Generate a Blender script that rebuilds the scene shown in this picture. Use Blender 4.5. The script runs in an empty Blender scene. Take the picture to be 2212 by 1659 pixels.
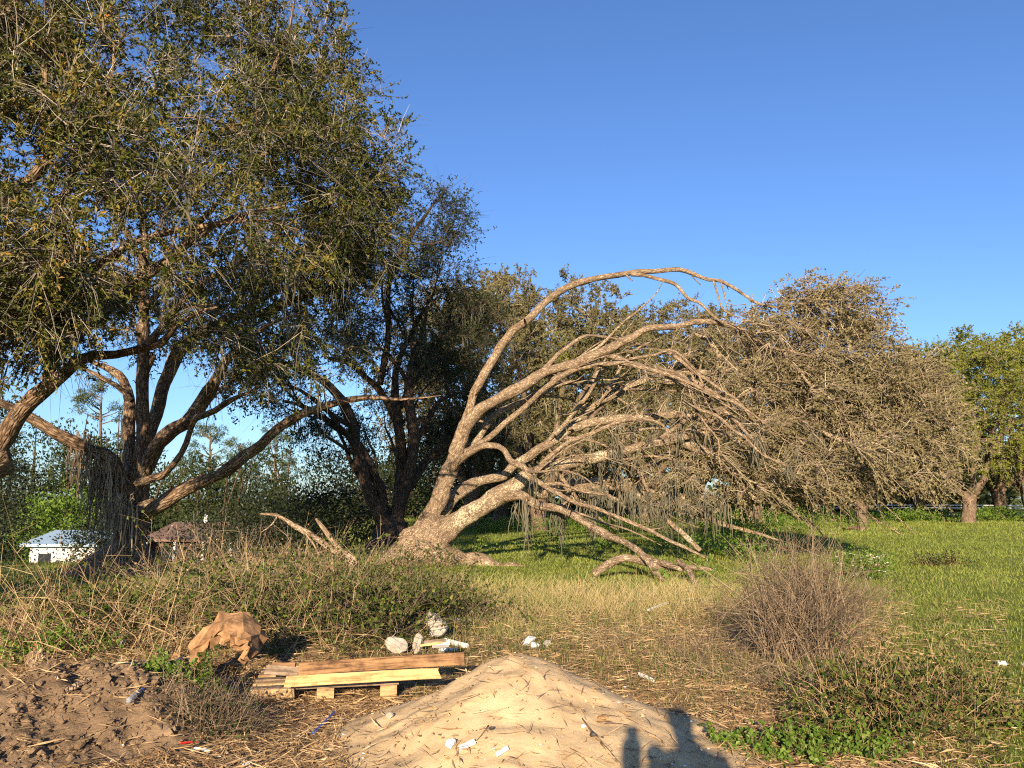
import bpy, math, random
import numpy as np
from mathutils import Vector, Matrix

R = math.radians
random.seed(5)
rng = np.random.default_rng(11)
scene = bpy.context.scene
COL = scene.collection

# ------------------------------------------------------------------ camera, sky, sun, exposure
CAM_H, PITCH, HFOV = 1.6, R(8.36), R(67.0)
SUN_AZ, SUN_EL = R(8.3), R(16.5)          # the way the light travels: 8.3 deg right of straight ahead, 16.5 deg down
cam_d = bpy.data.cameras.new('camera')
cam_d.sensor_width = 36.0
cam_d.lens = 18.0 / math.tan(HFOV / 2)
cam_d.clip_start, cam_d.clip_end = 0.05, 4000
cam = bpy.data.objects.new('camera', cam_d); COL.objects.link(cam)
cam.location = (0, 0, CAM_H); cam.rotation_euler = (R(90) + PITCH, 0, 0)
scene.camera = cam

world = bpy.data.worlds.new('World'); scene.world = world; world.use_nodes = True
wn, wl = world.node_tree.nodes, world.node_tree.links
bg = wn['Background']
sky = wn.new('ShaderNodeTexSky'); sky.sky_type = 'NISHITA'; sky.sun_disc = False
sky.sun_elevation = SUN_EL; sky.sun_rotation = R(180) + SUN_AZ
sky.altitude = 0; sky.air_density = 1.0; sky.dust_density = 0.6; sky.ozone_density = 2.2
wm = wn.new('ShaderNodeMix'); wm.data_type = 'RGBA'; wm.blend_type = 'MULTIPLY'; wm.inputs[0].default_value = 1.0; wm.inputs[7].default_value = (.76, 1.0, 1.43, 1)   # clear deep blue air
wl.new(sky.outputs[0], wm.inputs[6]); wl.new(wm.outputs[2], bg.inputs['Color']); bg.inputs['Strength'].default_value = 0.06

sun_d = bpy.data.lights.new('sun', 'SUN'); sun_d.energy = 5.0; sun_d.angle = R(0.55); sun_d.color = (1.0, 0.80, 0.57)
sun = bpy.data.objects.new('sun', sun_d); COL.objects.link(sun)
ldir = Vector((math.sin(SUN_AZ) * math.cos(SUN_EL), math.cos(SUN_AZ) * math.cos(SUN_EL), -math.sin(SUN_EL)))
sun.rotation_euler = ldir.to_track_quat('-Z', 'Y').to_euler(); sun.location = (-10, -40, 30)

vs = scene.view_settings
vs.view_transform = 'Standard'; vs.look = 'None'; vs.gamma = 1.0; vs.exposure = 1.3; vs.use_curve_mapping = False
cy = scene.cycles
cy.max_bounces = 4; cy.diffuse_bounces = 2; cy.glossy_bounces = 2; cy.transmission_bounces = 4; cy.transparent_max_bounces = 6
cy.caustics_reflective = cy.caustics_refractive = False
cy.use_denoising = False; cy.use_adaptive_sampling = True; cy.adaptive_threshold = .02
cy.filter_width = 1.15

# ------------------------------------------------------------------ geometry helpers
FPX = 1106.0 / math.tan(HFOV / 2)         # photograph measured on a 2212 x 1659 grid
CP, SP = math.cos(PITCH), math.sin(PITCH)
def P(u, v, d):
    a, b = (u - 1106.0) / FPX, (829.5 - v) / FPX
    y, z = CP - b * SP, SP + b * CP
    t = d / y
    return np.array((a * t, d, CAM_H + z * t)), t / FPX     # point at forward distance d, metres per grid pixel there
def PG(u, v, z=0.0):
    a, b = (u - 1106.0) / FPX, (829.5 - v) / FPX
    y, zz = CP - b * SP, SP + b * CP
    t = (z - CAM_H) / zz
    return np.array((a * t, y * t, z)), t / FPX
def Z1(x, y): return 768.0 + x * .372, 548.6 + y * .372
def Z3(x, y): return x * .3968, 548.6 + y * .3968
def Z2(x, y): return x * .3968, y * .3968
def Z4(x, y): return 1426.4 + x * .3968, 548.6 + y * .3968
def Z5(x, y): return x * .3055, 1152 + y * .3055
def Z6(x, y): return 548.6 + x * .2976, 1206.9 + y * .2976
def Z7(x, y): return 1097.2 + x * .2728, 1206.9 + y * .2728
def Z8(x, y): return 1591 + x * .3056, 1152 + y * .3056
def V0(x, y): return x, y

def nrm(a): return a / np.maximum(np.linalg.norm(a, axis=-1, keepdims=True), 1e-9)
def sstep(a, b, x):
    t = np.clip((np.asarray(x, float) - a) / (b - a), 0, 1); return t * t * (3 - 2 * t)
def _h(ix, iy, s):
    n = (ix.astype(np.int64) * 374761393 + iy.astype(np.int64) * 668265263 + s * 1442695041) & 0xffffffff
    n = ((n ^ (n >> 13)) * 1274126177) & 0xffffffff
    return ((n ^ (n >> 16)) & 0xffff) / 65535.0
def vn(x, y, s=0):                                          # value noise -1..1
    x, y = np.asarray(x, float), np.asarray(y, float)
    ix, iy = np.floor(x), np.floor(y); fx, fy = x - ix, y - iy
    fx, fy = fx * fx * (3 - 2 * fx), fy * fy * (3 - 2 * fy)
    a, b, c, d = _h(ix, iy, s), _h(ix + 1, iy, s), _h(ix, iy + 1, s), _h(ix + 1, iy + 1, s)
    return 2 * ((a * (1 - fx) + b * fx) * (1 - fy) + (c * (1 - fx) + d * fx) * fy) - 1
def fbm(x, y, s=0, o=4):
    r, a = 0, 1.0
    for k in range(o):
        r = r + a * vn(x * 2 ** k, y * 2 ** k, s + k); a *= .5
    return r / 1.9

class G:                                                    # collects vertices, quads, triangles and their attributes
    def __init__(s): s.V, s.Q, s.T, s.A, s.B, s.n = [], [], [], [], [], 0
    def add(s, V, Q=None, T=None, tint=None, bco=None):
        V = np.asarray(V, np.float32).reshape(-1, 3); m = len(V)
        if m == 0: return s
        s.V.append(V)
        if Q is not None and len(Q): s.Q.append(np.asarray(Q, np.int64).reshape(-1, 4) + s.n)
        if T is not None and len(T): s.T.append(np.asarray(T, np.int64).reshape(-1, 3) + s.n)
        s.A.append(np.full(m, .5, np.float32) if tint is None else np.broadcast_to(np.asarray(tint, np.float32), (m,)))
        s.B.append(V if bco is None else np.asarray(bco, np.float32).reshape(-1, 3))
        s.n += m
        return s
    def mesh(s, name, mat, smooth=False):
        me = bpy.data.meshes.new(name)
        V = np.concatenate(s.V)
        q = np.concatenate(s.Q) if s.Q else np.zeros((0, 4), np.int64)
        t = np.concatenate(s.T) if s.T else np.zeros((0, 3), np.int64)
        me.vertices.add(len(V)); me.vertices.foreach_set('co', V.ravel())
        li = np.concatenate([q.ravel(), t.ravel()]).astype(np.int32)
        me.loops.add(len(li)); me.loops.foreach_set('vertex_index', li)
        nq, nt = len(q), len(t)
        tot = np.concatenate([np.full(nq, 4), np.full(nt, 3)]).astype(np.int32)
        me.polygons.add(nq + nt)
        me.polygons.foreach_set('loop_start', (np.cumsum(tot) - tot).astype(np.int32))
        me.polygons.foreach_set('loop_total', tot)
        me.polygons.foreach_set('use_smooth', np.full(nq + nt, bool(smooth)))
        at = me.attributes.new('tint', 'FLOAT', 'POINT'); at.data.foreach_set('value', np.concatenate(s.A).astype(np.float32))
        at = me.attributes.new('bco', 'FLOAT_VECTOR', 'POINT'); at.data.foreach_set('vector', np.concatenate(s.B).ravel())
        me.update(calc_edges=True)
        if mat is not None: me.materials.append(mat)
        return me
    def obj(s, name, mat, parent=None, smooth=False):
        if not s.V: return None
        o = bpy.data.objects.new(name, s.mesh(name, mat, smooth)); COL.objects.link(o)
        if parent is not None:
            o.parent = parent
            o.matrix_parent_inverse = Matrix.Translation(-Vector(parent.location))
        return o
def tag(o, label, cat=None, group=None, kind=None):
    o['label'] = label
    if cat: o['category'] = cat
    if group: o['group'] = group
    if kind: o['kind'] = kind
    return o
def empty(name, loc):
    o = bpy.data.objects.new(name, None); COL.objects.link(o); o.location = [float(c) for c in loc]
    o.empty_display_size = .1; return o

def tubes(pts, rad, S=4, bs=1.0, cap=False):
    """N tubes of K points each: pts (N,K,3), rad (N,K)."""
    pts = np.asarray(pts, float); rad = np.asarray(rad, float)
    N, K, _ = pts.shape
    tg = np.empty_like(pts); tg[:, 1:-1] = pts[:, 2:] - pts[:, :-2]; tg[:, 0] = pts[:, 1] - pts[:, 0]; tg[:, -1] = pts[:, -1] - pts[:, -2]
    tg = nrm(tg)
    av = nrm(pts[:, -1] - pts[:, 0] + 1e-6)
    ref = np.where(np.abs(av[:, 2:3]) < .8, np.array([[0, 0, 1.]]), np.array([[1., 0, 0]]))[:, None, :]
    s1 = nrm(np.cross(tg, np.broadcast_to(ref, tg.shape))); s2 = np.cross(tg, s1)
    th = np.arange(S) * 2 * np.pi / S
    V = pts[:, :, None, :] + rad[:, :, None, None] * (np.cos(th)[None, None, :, None] * s1[:, :, None, :] + np.sin(th)[None, None, :, None] * s2[:, :, None, :])
    ln = np.concatenate([np.zeros((N, 1)), np.cumsum(np.linalg.norm(np.diff(pts, axis=1), axis=2), 1)], 1)
    B = np.empty_like(V); B[..., 0] = np.cos(th) * rad[:, :, None]; B[..., 1] = np.sin(th) * rad[:, :, None]; B[..., 2] = ln[:, :, None] * bs + (np.arange(N) * 7.3 % 91)[:, None, None]
    n = np.arange(N)[:, None, None] * K * S; k = np.arange(K - 1)[None, :, None] * S; j = np.arange(S)[None, None, :]; j2 = (j + 1) % S
    Q = np.stack([n + k + j, n + k + j2, n + k + S + j2, n + k + S + j], -1).reshape(-1, 4)
    return V.reshape(-1, 3), Q, B.reshape(-1, 3)

def leaves(C, D, L, W, tint, bend=.12):
    N = len(C)
    D = nrm(D); r = rng.normal(size=(N, 3)); r[:, 2] += .5
    n = nrm(r - (r * D).sum(1, keepdims=True) * D); s = np.cross(D, n)
    L = np.broadcast_to(np.asarray(L, float), (N,))[:, None]; W = np.broadcast_to(np.asarray(W, float), (N,))[:, None]
    V = np.empty((N, 4, 3)); mid = C + D * L * .48 + n * L * bend
    V[:, 0] = C; V[:, 1] = mid + s * W * .5; V[:, 2] = C + D * L; V[:, 3] = mid - s * W * .5
    return V.reshape(-1, 3), np.arange(N * 4).reshape(N, 4), np.repeat(np.broadcast_to(tint, (N,)), 4)

def blades(C, H, W, lean, tint, flat=0.0):
    """grass blades: a quad and a triangle each, bending over; C (N,3) base points."""
    N = len(C); a = rng.uniform(0, 2 * np.pi, N); f = np.stack([np.cos(a), np.sin(a), 0 * a], 1)
    b = a + np.pi / 2 + rng.normal(0, .5, N); s = np.stack([np.cos(b), np.sin(b), 0 * b], 1)
    H = np.broadcast_to(H, (N,))[:, None]; W = np.broadcast_to(W, (N,))[:, None]; l = (np.broadcast_to(lean, (N,)) * rng.uniform(.3, 1.4, N))[:, None]
    V = np.empty((N, 5, 3)); up = np.array([[0, 0, 1.]])
    V[:, 0] = C - s * W / 2; V[:, 1] = C + s * W / 2
    m = C + up * H * .6 + f * H * l * .35
    V[:, 2] = m + s * W * .38; V[:, 3] = m - s * W * .38
    V[:, 4] = C + up * H * (1 - .25 * l) + f * H * l
    i = np.arange(N)[:, None] * 5
    return V.reshape(-1, 3), i + np.array([[0, 1, 2, 3]]), i + np.array([[3, 2, 4]]), np.repeat(np.broadcast_to(tint, (N,)), 5)

def spline(pts, step):
    """Catmull-Rom through pts (n,4: x y z r), resampled at about step metres."""
    p = np.asarray(pts, float)
    p = np.vstack([2 * p[0] - p[1], p, 2 * p[-1] - p[-2]]); out = []
    for i in range(1, len(p) - 2):
        n = max(1, int(round(np.linalg.norm(p[i + 1, :3] - p[i, :3]) / step)))
        for k in range(n):
            t = k / n
            out.append(.5 * ((2 * p[i]) + (-p[i - 1] + p[i + 1]) * t + (2 * p[i - 1] - 5 * p[i] + 4 * p[i + 1] - p[i + 2]) * t * t + (-p[i - 1] + 3 * p[i] - 3 * p[i + 1] + p[i + 2]) * t ** 3))
    out.append(p[-2]); o = np.array(out); o[:, 3] = np.maximum(o[:, 3], .004)
    return o

# ------------------------------------------------------------------ materials
def mat(name):
    m = bpy.data.materials.new(name); m.use_nodes = True
    nt = m.node_tree; return m, nt.nodes, nt.links, nt.nodes['Principled BSDF']
def ramp(N, stops):
    r = N.new('ShaderNodeValToRGB'); e = r.color_ramp.elements
    while len(e) < len(stops): e.new(.5)
    for i, (p, c) in enumerate(stops): e[i].position = p; e[i].color = (*c, 1)
    return r
def attr(N, name):
    a = N.new('ShaderNodeAttribute'); a.attribute_name = name; return a
def noise(N, Lk, scale, detail=4, rough=.6, vec=None):
    n = N.new('ShaderNodeTexNoise'); n.inputs['Scale'].default_value = scale; n.inputs['Detail'].default_value = detail; n.inputs['Roughness'].default_value = rough
    if vec is not None: Lk.new(vec, n.inputs['Vector'])
    return n
def mixc(N, Lk, f, a, b, mode='MIX'):
    m = N.new('ShaderNodeMix'); m.data_type = 'RGBA'; m.blend_type = mode
    for s, v in ((m.inputs[0], f), (m.inputs[6], a), (m.inputs[7], b)):
        if isinstance(v, (int, float)): s.default_value = v
        elif isinstance(v, tuple): s.default_value = (*v, 1)
        else: Lk.new(v, s)
    return m.outputs[2]
def bump(N, Lk, h, bs, strength=.5, dist=.02):
    b = N.new('ShaderNodeBump'); b.inputs['Strength'].default_value = strength; b.inputs['Distance'].default_value = dist
    Lk.new(h, b.inputs['Height']); Lk.new(b.outputs[0], bs.inputs['Normal'])
def pos(N): return N.new('ShaderNodeNewGeometry').outputs['Position']

def leaf_mat(name, stops, trans=.3, rough=.5, spec=.3):
    m, N, Lk, b = mat(name)
    a = attr(N, 'tint'); r = ramp(N, stops); Lk.new(a.outputs['Fac'], r.inputs[0])
    Lk.new(r.outputs[0], b.inputs['Base Color']); b.inputs['Roughness'].default_value = rough; b.inputs['Specular IOR Level'].default_value = spec
    if trans > 0:
        t = N.new('ShaderNodeBsdfTranslucent'); Lk.new(r.outputs[0], t.inputs['Color'])
        x = N.new('ShaderNodeMixShader'); x.inputs[0].default_value = trans
        Lk.new(b.outputs[0], x.inputs[1]); Lk.new(t.outputs[0], x.inputs[2]); Lk.new(x.outputs[0], N['Material Output'].inputs['Surface'])
    return m
def bark_mat(name, dark, light, lichen=None, amount=.5, fis=42.0):
    m, N, Lk, b = mat(name)
    v = attr(N, 'bco').outputs['Vector']
    mp = N.new('ShaderNodeMapping'); mp.inputs['Scale'].default_value = (1, 1, .22); Lk.new(v, mp.inputs['Vector'])
    vo = N.new('ShaderNodeTexVoronoi'); vo.feature = 'DISTANCE_TO_EDGE'; vo.inputs['Scale'].default_value = fis
    dn = noise(N, Lk, fis * .7, 3, .6, mp.outputs[0])
    dm = N.new('ShaderNodeVectorMath'); dm.operation = 'MULTIPLY_ADD'; Lk.new(dn.outputs['Color'], dm.inputs[0]); dm.inputs[1].default_value = (.05, .05, .05); Lk.new(mp.outputs[0], dm.inputs[2])
    Lk.new(dm.outputs[0], vo.inputs['Vector'])
    r1 = ramp(N, [(0.0, dark), (.22, light)]); Lk.new(vo.outputs['Distance'], r1.inputs[0])
    n2 = noise(N, Lk, 5, 5, .65, v); r2 = ramp(N, [(.28, (.62, .57, .53)), (.5, (.94, .92, .9)), (.72, (1.2, 1.18, 1.15))]); Lk.new(n2.outputs[0], r2.inputs[0])
    mp2 = N.new('ShaderNodeMapping'); mp2.inputs['Scale'].default_value = (1, 1, .4); Lk.new(v, mp2.inputs['Vector']); n5 = noise(N, Lk, 15, 4, .7, mp2.outputs[0]); r5 = ramp(N, [(.36, (.58, .53, .49)), (.52, (1, 1, 1)), (.7, (1.12, 1.11, 1.1))]); Lk.new(n5.outputs[0], r5.inputs[0])
    c = mixc(N, Lk, 1.0, mixc(N, Lk, 1.0, r1.outputs[0], r2.outputs[0], 'MULTIPLY'), r5.outputs[0], 'MULTIPLY')
    if lichen:
        n3 = noise(N, Lk, 24, 4, .7, v); n4 = noise(N, Lk, 1.6, 2, .5, v)
        ad = N.new('ShaderNodeMath'); ad.operation = 'MULTIPLY_ADD'; Lk.new(n4.outputs[0], ad.inputs[0]); ad.inputs[1].default_value = .75; Lk.new(n3.outputs[0], ad.inputs[2])
        r3 = ramp(N, [(1.03 - .08 * amount, (0, 0, 0)), (1.10 - .08 * amount, (1, 1, 1))]); Lk.new(ad.outputs[0], r3.inputs[0])
        c = mixc(N, Lk, r3.outputs[0], c, lichen)
    Lk.new(c, b.inputs['Base Color']); b.inputs['Roughness'].default_value = .9; b.inputs['Specular IOR Level'].default_value = .15
    mx = N.new('ShaderNodeMath'); mx.operation = 'MULTIPLY_ADD'; Lk.new(n2.outputs[0], mx.inputs[0]); mx.inputs[1].default_value = .5
    r4 = ramp(N, [(0, (0, 0, 0)), (.25, (1, 1, 1))]); Lk.new(vo.outputs['Distance'], r4.inputs[0]); Lk.new(r4.outputs[0], mx.inputs[2])
    bump(N, Lk, mx.outputs[0], b, .8, .02)
    return m
def plain(name, c, var=.25, scale=30, rough=.8, spec=.3, bmp=.2, bd=.004):
    m, N, Lk, b = mat(name); p = N.new('ShaderNodeTexCoord').outputs['Object']
    n = noise(N, Lk, scale, 5, .65, p)
    r = ramp(N, [(.3, tuple(x * (1 - var) for x in c)), (.7, tuple(min(1, x * (1 + var * .6)) for x in c))]); Lk.new(n.outputs[0], r.inputs[0])
    Lk.new(r.outputs[0], b.inputs['Base Color']); b.inputs['Roughness'].default_value = rough; b.inputs['Specular IOR Level'].default_value = spec
    if bmp: bump(N, Lk, n.outputs[0], b, bmp, bd)
    return m

M = {}
M['oak_leaf'] = leaf_mat('oak_leaf', [(0, (.015, .024, .006)), (.4, (.046, .060, .011)), (.68, (.125, .122, .022)), (.88, (.24, .18, .04)), (1, (.32, .15, .035))], .25, .5, .14)
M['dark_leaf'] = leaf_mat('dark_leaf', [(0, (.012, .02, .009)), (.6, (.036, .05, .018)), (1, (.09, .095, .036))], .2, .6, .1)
M['dry_leaf'] = leaf_mat('dry_leaf', [(0, (.10, .086, .036)), (.5, (.20, .172, .08)), (.85, (.30, .25, .13)), (1, (.33, .22, .10))], .25, .7, .15)
M['row_leaf'] = leaf_mat('row_leaf', [(0, (.065, .063, .027)), (.5, (.135, .122, .052)), (1, (.22, .185, .085))], .25, .7, .15)
M['lime_leaf'] = leaf_mat('lime_leaf', [(0, (.09, .11, .016)), (.5, (.19, .21, .03)), (1, (.30, .29, .06))], .35, .6, .2)
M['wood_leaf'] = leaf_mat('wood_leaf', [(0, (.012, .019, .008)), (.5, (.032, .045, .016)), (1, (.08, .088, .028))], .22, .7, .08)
M['painted_shade_leaf'] = leaf_mat('painted_shade_leaf', [(0, (.008, .012, .005)), (.6, (.02, .028, .010)), (1, (.05, .055, .02))], .12, .5, .25)  # understory shade put into a darker leaf colour
M['bright_leaf'] = leaf_mat('bright_leaf', [(0, (.05, .10, .012)), (.5, (.11, .19, .022)), (1, (.22, .30, .05))], .4, .5, .3)
M['pine_leaf'] = leaf_mat('pine_leaf', [(0, (.03, .05, .02)), (.5, (.07, .095, .035)), (1, (.13, .14, .05))], .2, .6, .2)
M['bark_fallen'] = bark_mat('bark_fallen', (.15, .11, .075), (.42, .32, .215), (.50, .42, .29), .3)
M['bark_lichen'] = bark_mat('bark_lichen', (.14, .105, .07), (.41, .315, .21), (.53, .465, .315), 1.05)
M['bark_oak'] = bark_mat('bark_oak', (.075, .05, .033), (.26, .18, .115), (.32, .27, .18), .4, 18)
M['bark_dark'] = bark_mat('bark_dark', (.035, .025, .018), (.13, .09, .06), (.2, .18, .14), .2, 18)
M['bark_row'] = bark_mat('bark_row', (.11, .08, .055), (.29, .215, .15))
M['twig_tan'] = leaf_mat('twig_tan', [(0, (.17, .13, .088)), (.5, (.30, .235, .16)), (1, (.42, .34, .24))], 0, .9, .1)
M['twig_grey'] = leaf_mat('twig_grey', [(0, (.095, .08, .058)), (.5, (.21, .18, .13)), (1, (.40, .345, .265))], 0, .9, .1)
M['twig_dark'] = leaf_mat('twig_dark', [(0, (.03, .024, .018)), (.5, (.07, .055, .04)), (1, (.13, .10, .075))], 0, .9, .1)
M['moss'] = leaf_mat('moss', [(0, (.13, .12, .085)), (.5, (.21, .195, .135)), (1, (.29, .265, .19))], .3, .9, .05)
M['grass'] = leaf_mat('grass', [(0, (.095, .135, .018)), (.5, (.19, .23, .038)), (.85, (.29, .31, .068)), (1, (.40, .36, .14))], .3, .55, .25)
M['mid_grass'] = leaf_mat('mid_grass', [(0, (.05, .085, .018)), (.35, (.12, .155, .03)), (.6, (.30, .25, .10)), (1, (.50, .38, .20))], .25, .65, .2)
M['straw'] = leaf_mat('straw', [(0, (.15, .085, .042)), (.35, (.32, .205, .10)), (.75, (.50, .35, .18)), (1, (.62, .47, .27))], .12, .75, .15)
M['bramble_leaf'] = leaf_mat('bramble_leaf', [(0, (.02, .032, .008)), (.5, (.055, .078, .014)), (.8, (.13, .15, .026)), (1, (.22, .13, .05))], .25, .5, .15)
M['weed_stem'] = leaf_mat('weed_stem', [(0, (.10, .06, .035)), (.5, (.23, .155, .08)), (1, (.42, .31, .17))], 0, .85, .1)
M['shrub_stem'] = leaf_mat('shrub_stem', [(0, (.07, .05, .034)), (.5, (.15, .11, .072)), (1, (.31, .235, .15))], 0, .9, .1)

# ------------------------------------------------------------------ terrain
def gz(x, y):
    x, y = np.asarray(x, float), np.asarray(y, float)
    az = x / np.maximum(y, 1)
    z = .05 * fbm(x * .35, y * .35, 3, 3) * sstep(2, 8, y) + .25 * fbm(x * .03, y * .03, 9, 2) * sstep(25, 70, y)
    z = z + .12 * sstep(3.6, 1.5, y) * sstep(-6, -3, y)
    z = z - 4.2 * sstep(18, 46, y) * sstep(-.14, -.36, az)
    z = z + .22 * np.exp(-((y - 8.8) / 2.2) ** 2) * sstep(-.4, -2.2, x)
    z = z + .015 * fbm(x * 2.2, y * 2.2, 5, 3) * (y < 25)
    return z
def green(x, y):                                            # 1 on the mown field and lush ground, 0 on the dry tipped ground
    x, y = np.asarray(x, float), np.asarray(y, float)
    n = fbm(x * .5, y * .5, 21, 3)
    g = np.maximum(sstep(12.2, 15.5, y + 1.6 * n), sstep(-.35, .6, x - .425 * y - .15 + .7 * n))
    g = np.maximum(g, sstep(-2.0, -3.6, x + .22 * (y - 8)) * sstep(9.5, 11.5, y + n))
    return g
def axis(a, b, fine0, fine1, step, grow):
    v = list(np.arange(fine0, fine1 + 1e-6, step)); s = step
    lo = fine0
    while lo > a: s *= grow; lo -= s; v.insert(0, lo)
    s = step; hi = fine1
    while hi < b: s *= grow; hi += s; v.append(hi)
    return np.array(v)
gx, gy = axis(-900, 900, -7, 8, .13, 1.12), axis(-60, 1800, 3.2, 15, .13, 1.11)
X, Y = np.meshgrid(gx, gy); nx, ny = len(gx), len(gy)
Zg = gz(X, Y)
gg = G(); i = (np.arange(ny - 1)[:, None] * nx + np.arange(nx - 1)[None, :])
sandy = np.exp(-((X - .45) / 1.15) ** 4 - ((Y - 4.9) / 1.2) ** 4) + .0 * X; soily = np.exp(-((X + 3.4) / 1.9) ** 4 - ((Y - 5.4) / 1.5) ** 4)
gg.add(np.stack([X, Y, Zg], -1), np.stack([i, i + 1, i + nx + 1, i + nx], -1), tint=green(X, Y).ravel(), bco=np.stack([sandy, soily, 0 * X], -1))
m, N, Lk, b = mat('ground_soil'); M['ground'] = m
p = pos(N); z = attr(N, 'tint').outputs['Fac']
n1, n2, n3 = noise(N, Lk, 1.1, 5, .6, p), noise(N, Lk, 16, 6, .7, p), noise(N, Lk, 90, 4, .7, p)
dry = ramp(N, [(.25, (.15, .095, .05)), (.5, (.30, .205, .11)), (.75, (.44, .32, .185))]); Lk.new(n2.outputs[0], dry.inputs[0])
gr = ramp(N, [(.25, (.075, .105, .018)), (.55, (.165, .195, .034)), (.8, (.25, .24, .065))]); Lk.new(n1.outputs[0], gr.inputs[0])
gf = ramp(N, [(.3, (.6, .6, .6)), (.7, (1.25, 1.2, 1.1))]); Lk.new(n3.outputs[0], gf.inputs[0])
sp = N.new('ShaderNodeSeparateXYZ'); Lk.new(attr(N, 'bco').outputs['Vector'], sp.inputs[0])
def ragged(o):
    a_ = N.new('ShaderNodeMath'); a_.operation = 'ADD'; Lk.new(o, a_.inputs[0]); Lk.new(n1.outputs[0], a_.inputs[1]); r_ = ramp(N, [(.72, (0, 0, 0)), (.98, (1, 1, 1))]); Lk.new(a_.outputs[0], r_.inputs[0]); return r_.outputs[0]
dry_c = mixc(N, Lk, ragged(sp.outputs[1]), mixc(N, Lk, ragged(sp.outputs[0]), dry.outputs[0], (.46, .34, .195)), (.20, .14, .09))
g2 = mixc(N, Lk, 1.0, gr.outputs[0], gf.outputs[0], 'MULTIPLY'); d2 = mixc(N, Lk, 1.0, dry_c, gf.outputs[0], 'MULTIPLY')
Lk.new(mixc(N, Lk, z, d2, g2), b.inputs['Base Color']); b.inputs['Roughness'].default_value = .95; b.inputs['Specular IOR Level'].default_value = .1
bump(N, Lk, n3.outputs[0], b, .6, .02)
ground = gg.obj('ground', M['ground'], smooth=True); tag(ground, 'open ground of dry tipped soil merging into green field', kind='structure')

# ------------------------------------------------------------------ trees: limbs, growth, twigs, leaves, moss
def limb_pts(fr, pts, d0, d1, bow=0.0):
    n = len(pts); out = []
    for k, (x, y, w) in enumerate(pts):
        t = k / (n - 1); d = d0 + (d1 - d0) * t + bow * math.sin(math.pi * t)
        p, mpp = P(*fr(x, y), d)
        sc = {Z1: .372, Z3: .3968, Z2: .3968, Z4: .3968, V0: 1.0}[fr]
        out.append((*p, max(.006, .5 * w * sc * mpp)))
    return out
def limb_geo(g, pts, S=10, step=.22, rough=.07, seed=0):
    o = spline(pts, step); K = len(o); s = np.arange(K) * step
    sd = seed * 17.3
    for a in range(3):
        o[:, a] += o[:, 3] * .30 * vn(s * 1.3 + sd, np.full(K, a * 9.1 + sd), 40 + a) * np.minimum(1, np.arange(K) / 2)
    kink = np.minimum(1, np.arange(K) / 4) * np.minimum(1, np.arange(K)[::-1] / 3) * np.minimum(.055, .02 + .25 * o[:, 3])
    for a in range(3): o[:, a] += kink * (vn(s * .9 + sd * 1.7, np.full(K, a * 3.7 + sd), 44 + a) + .6 * vn(s * 2.3 + sd, np.full(K, a * 5.7 + sd), 47 + a))
    o[:, 3] *= 1 + .14 * np.maximum(0, vn(s * 1.9 + sd, np.full(K, sd + 2.2), 57))
    rr = o[:, 3]
    V, Q, B = tubes(o[None, :, :3], rr[None], S)
    th = np.tile(np.arange(S), K) * 2 * np.pi / S; ss = np.repeat(s, S); rv = np.repeat(rr, S); cen = np.repeat(o[:, :3], S, 0)
    lump = 1 + rough * 2.2 * vn(ss * 3.1 + sd, 2.2 * np.cos(th) + 5 * np.sin(th) + sd, 51) + rough * vn(ss * 8 + sd, th * 1.6, 52)
    V = cen + (V - cen) * lump[:, None]; B[:, 2] += sd
    base = g.n
    g.add(V, Q, bco=B)
    tip = o[-1, :3] + nrm(o[-1, :3] - o[-2, :3]) * rr[-1] * .6; l = (K - 1) * S
    g.add(tip[None], None, None, bco=[[0, 0, s[-1] + sd]])
    g.T.append(np.array([[base + l + j, base + l + (j + 1) % S, base + K * S] for j in range(S)]))
    return o
class Skel:                                                 # points on the branches that further growth can leave from
    def __init__(s): s.p, s.r, s.d = np.zeros((0, 3)), np.zeros(0), np.zeros((0, 3))
    def add(s, o, r=None):
        q = o[:, :3]; t = nrm(np.gradient(q, axis=0))
        s.p = np.vstack([s.p, q]); s.r = np.concatenate([s.r, o[:, 3] if r is None else r]); s.d = np.vstack([s.d, t])
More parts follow.
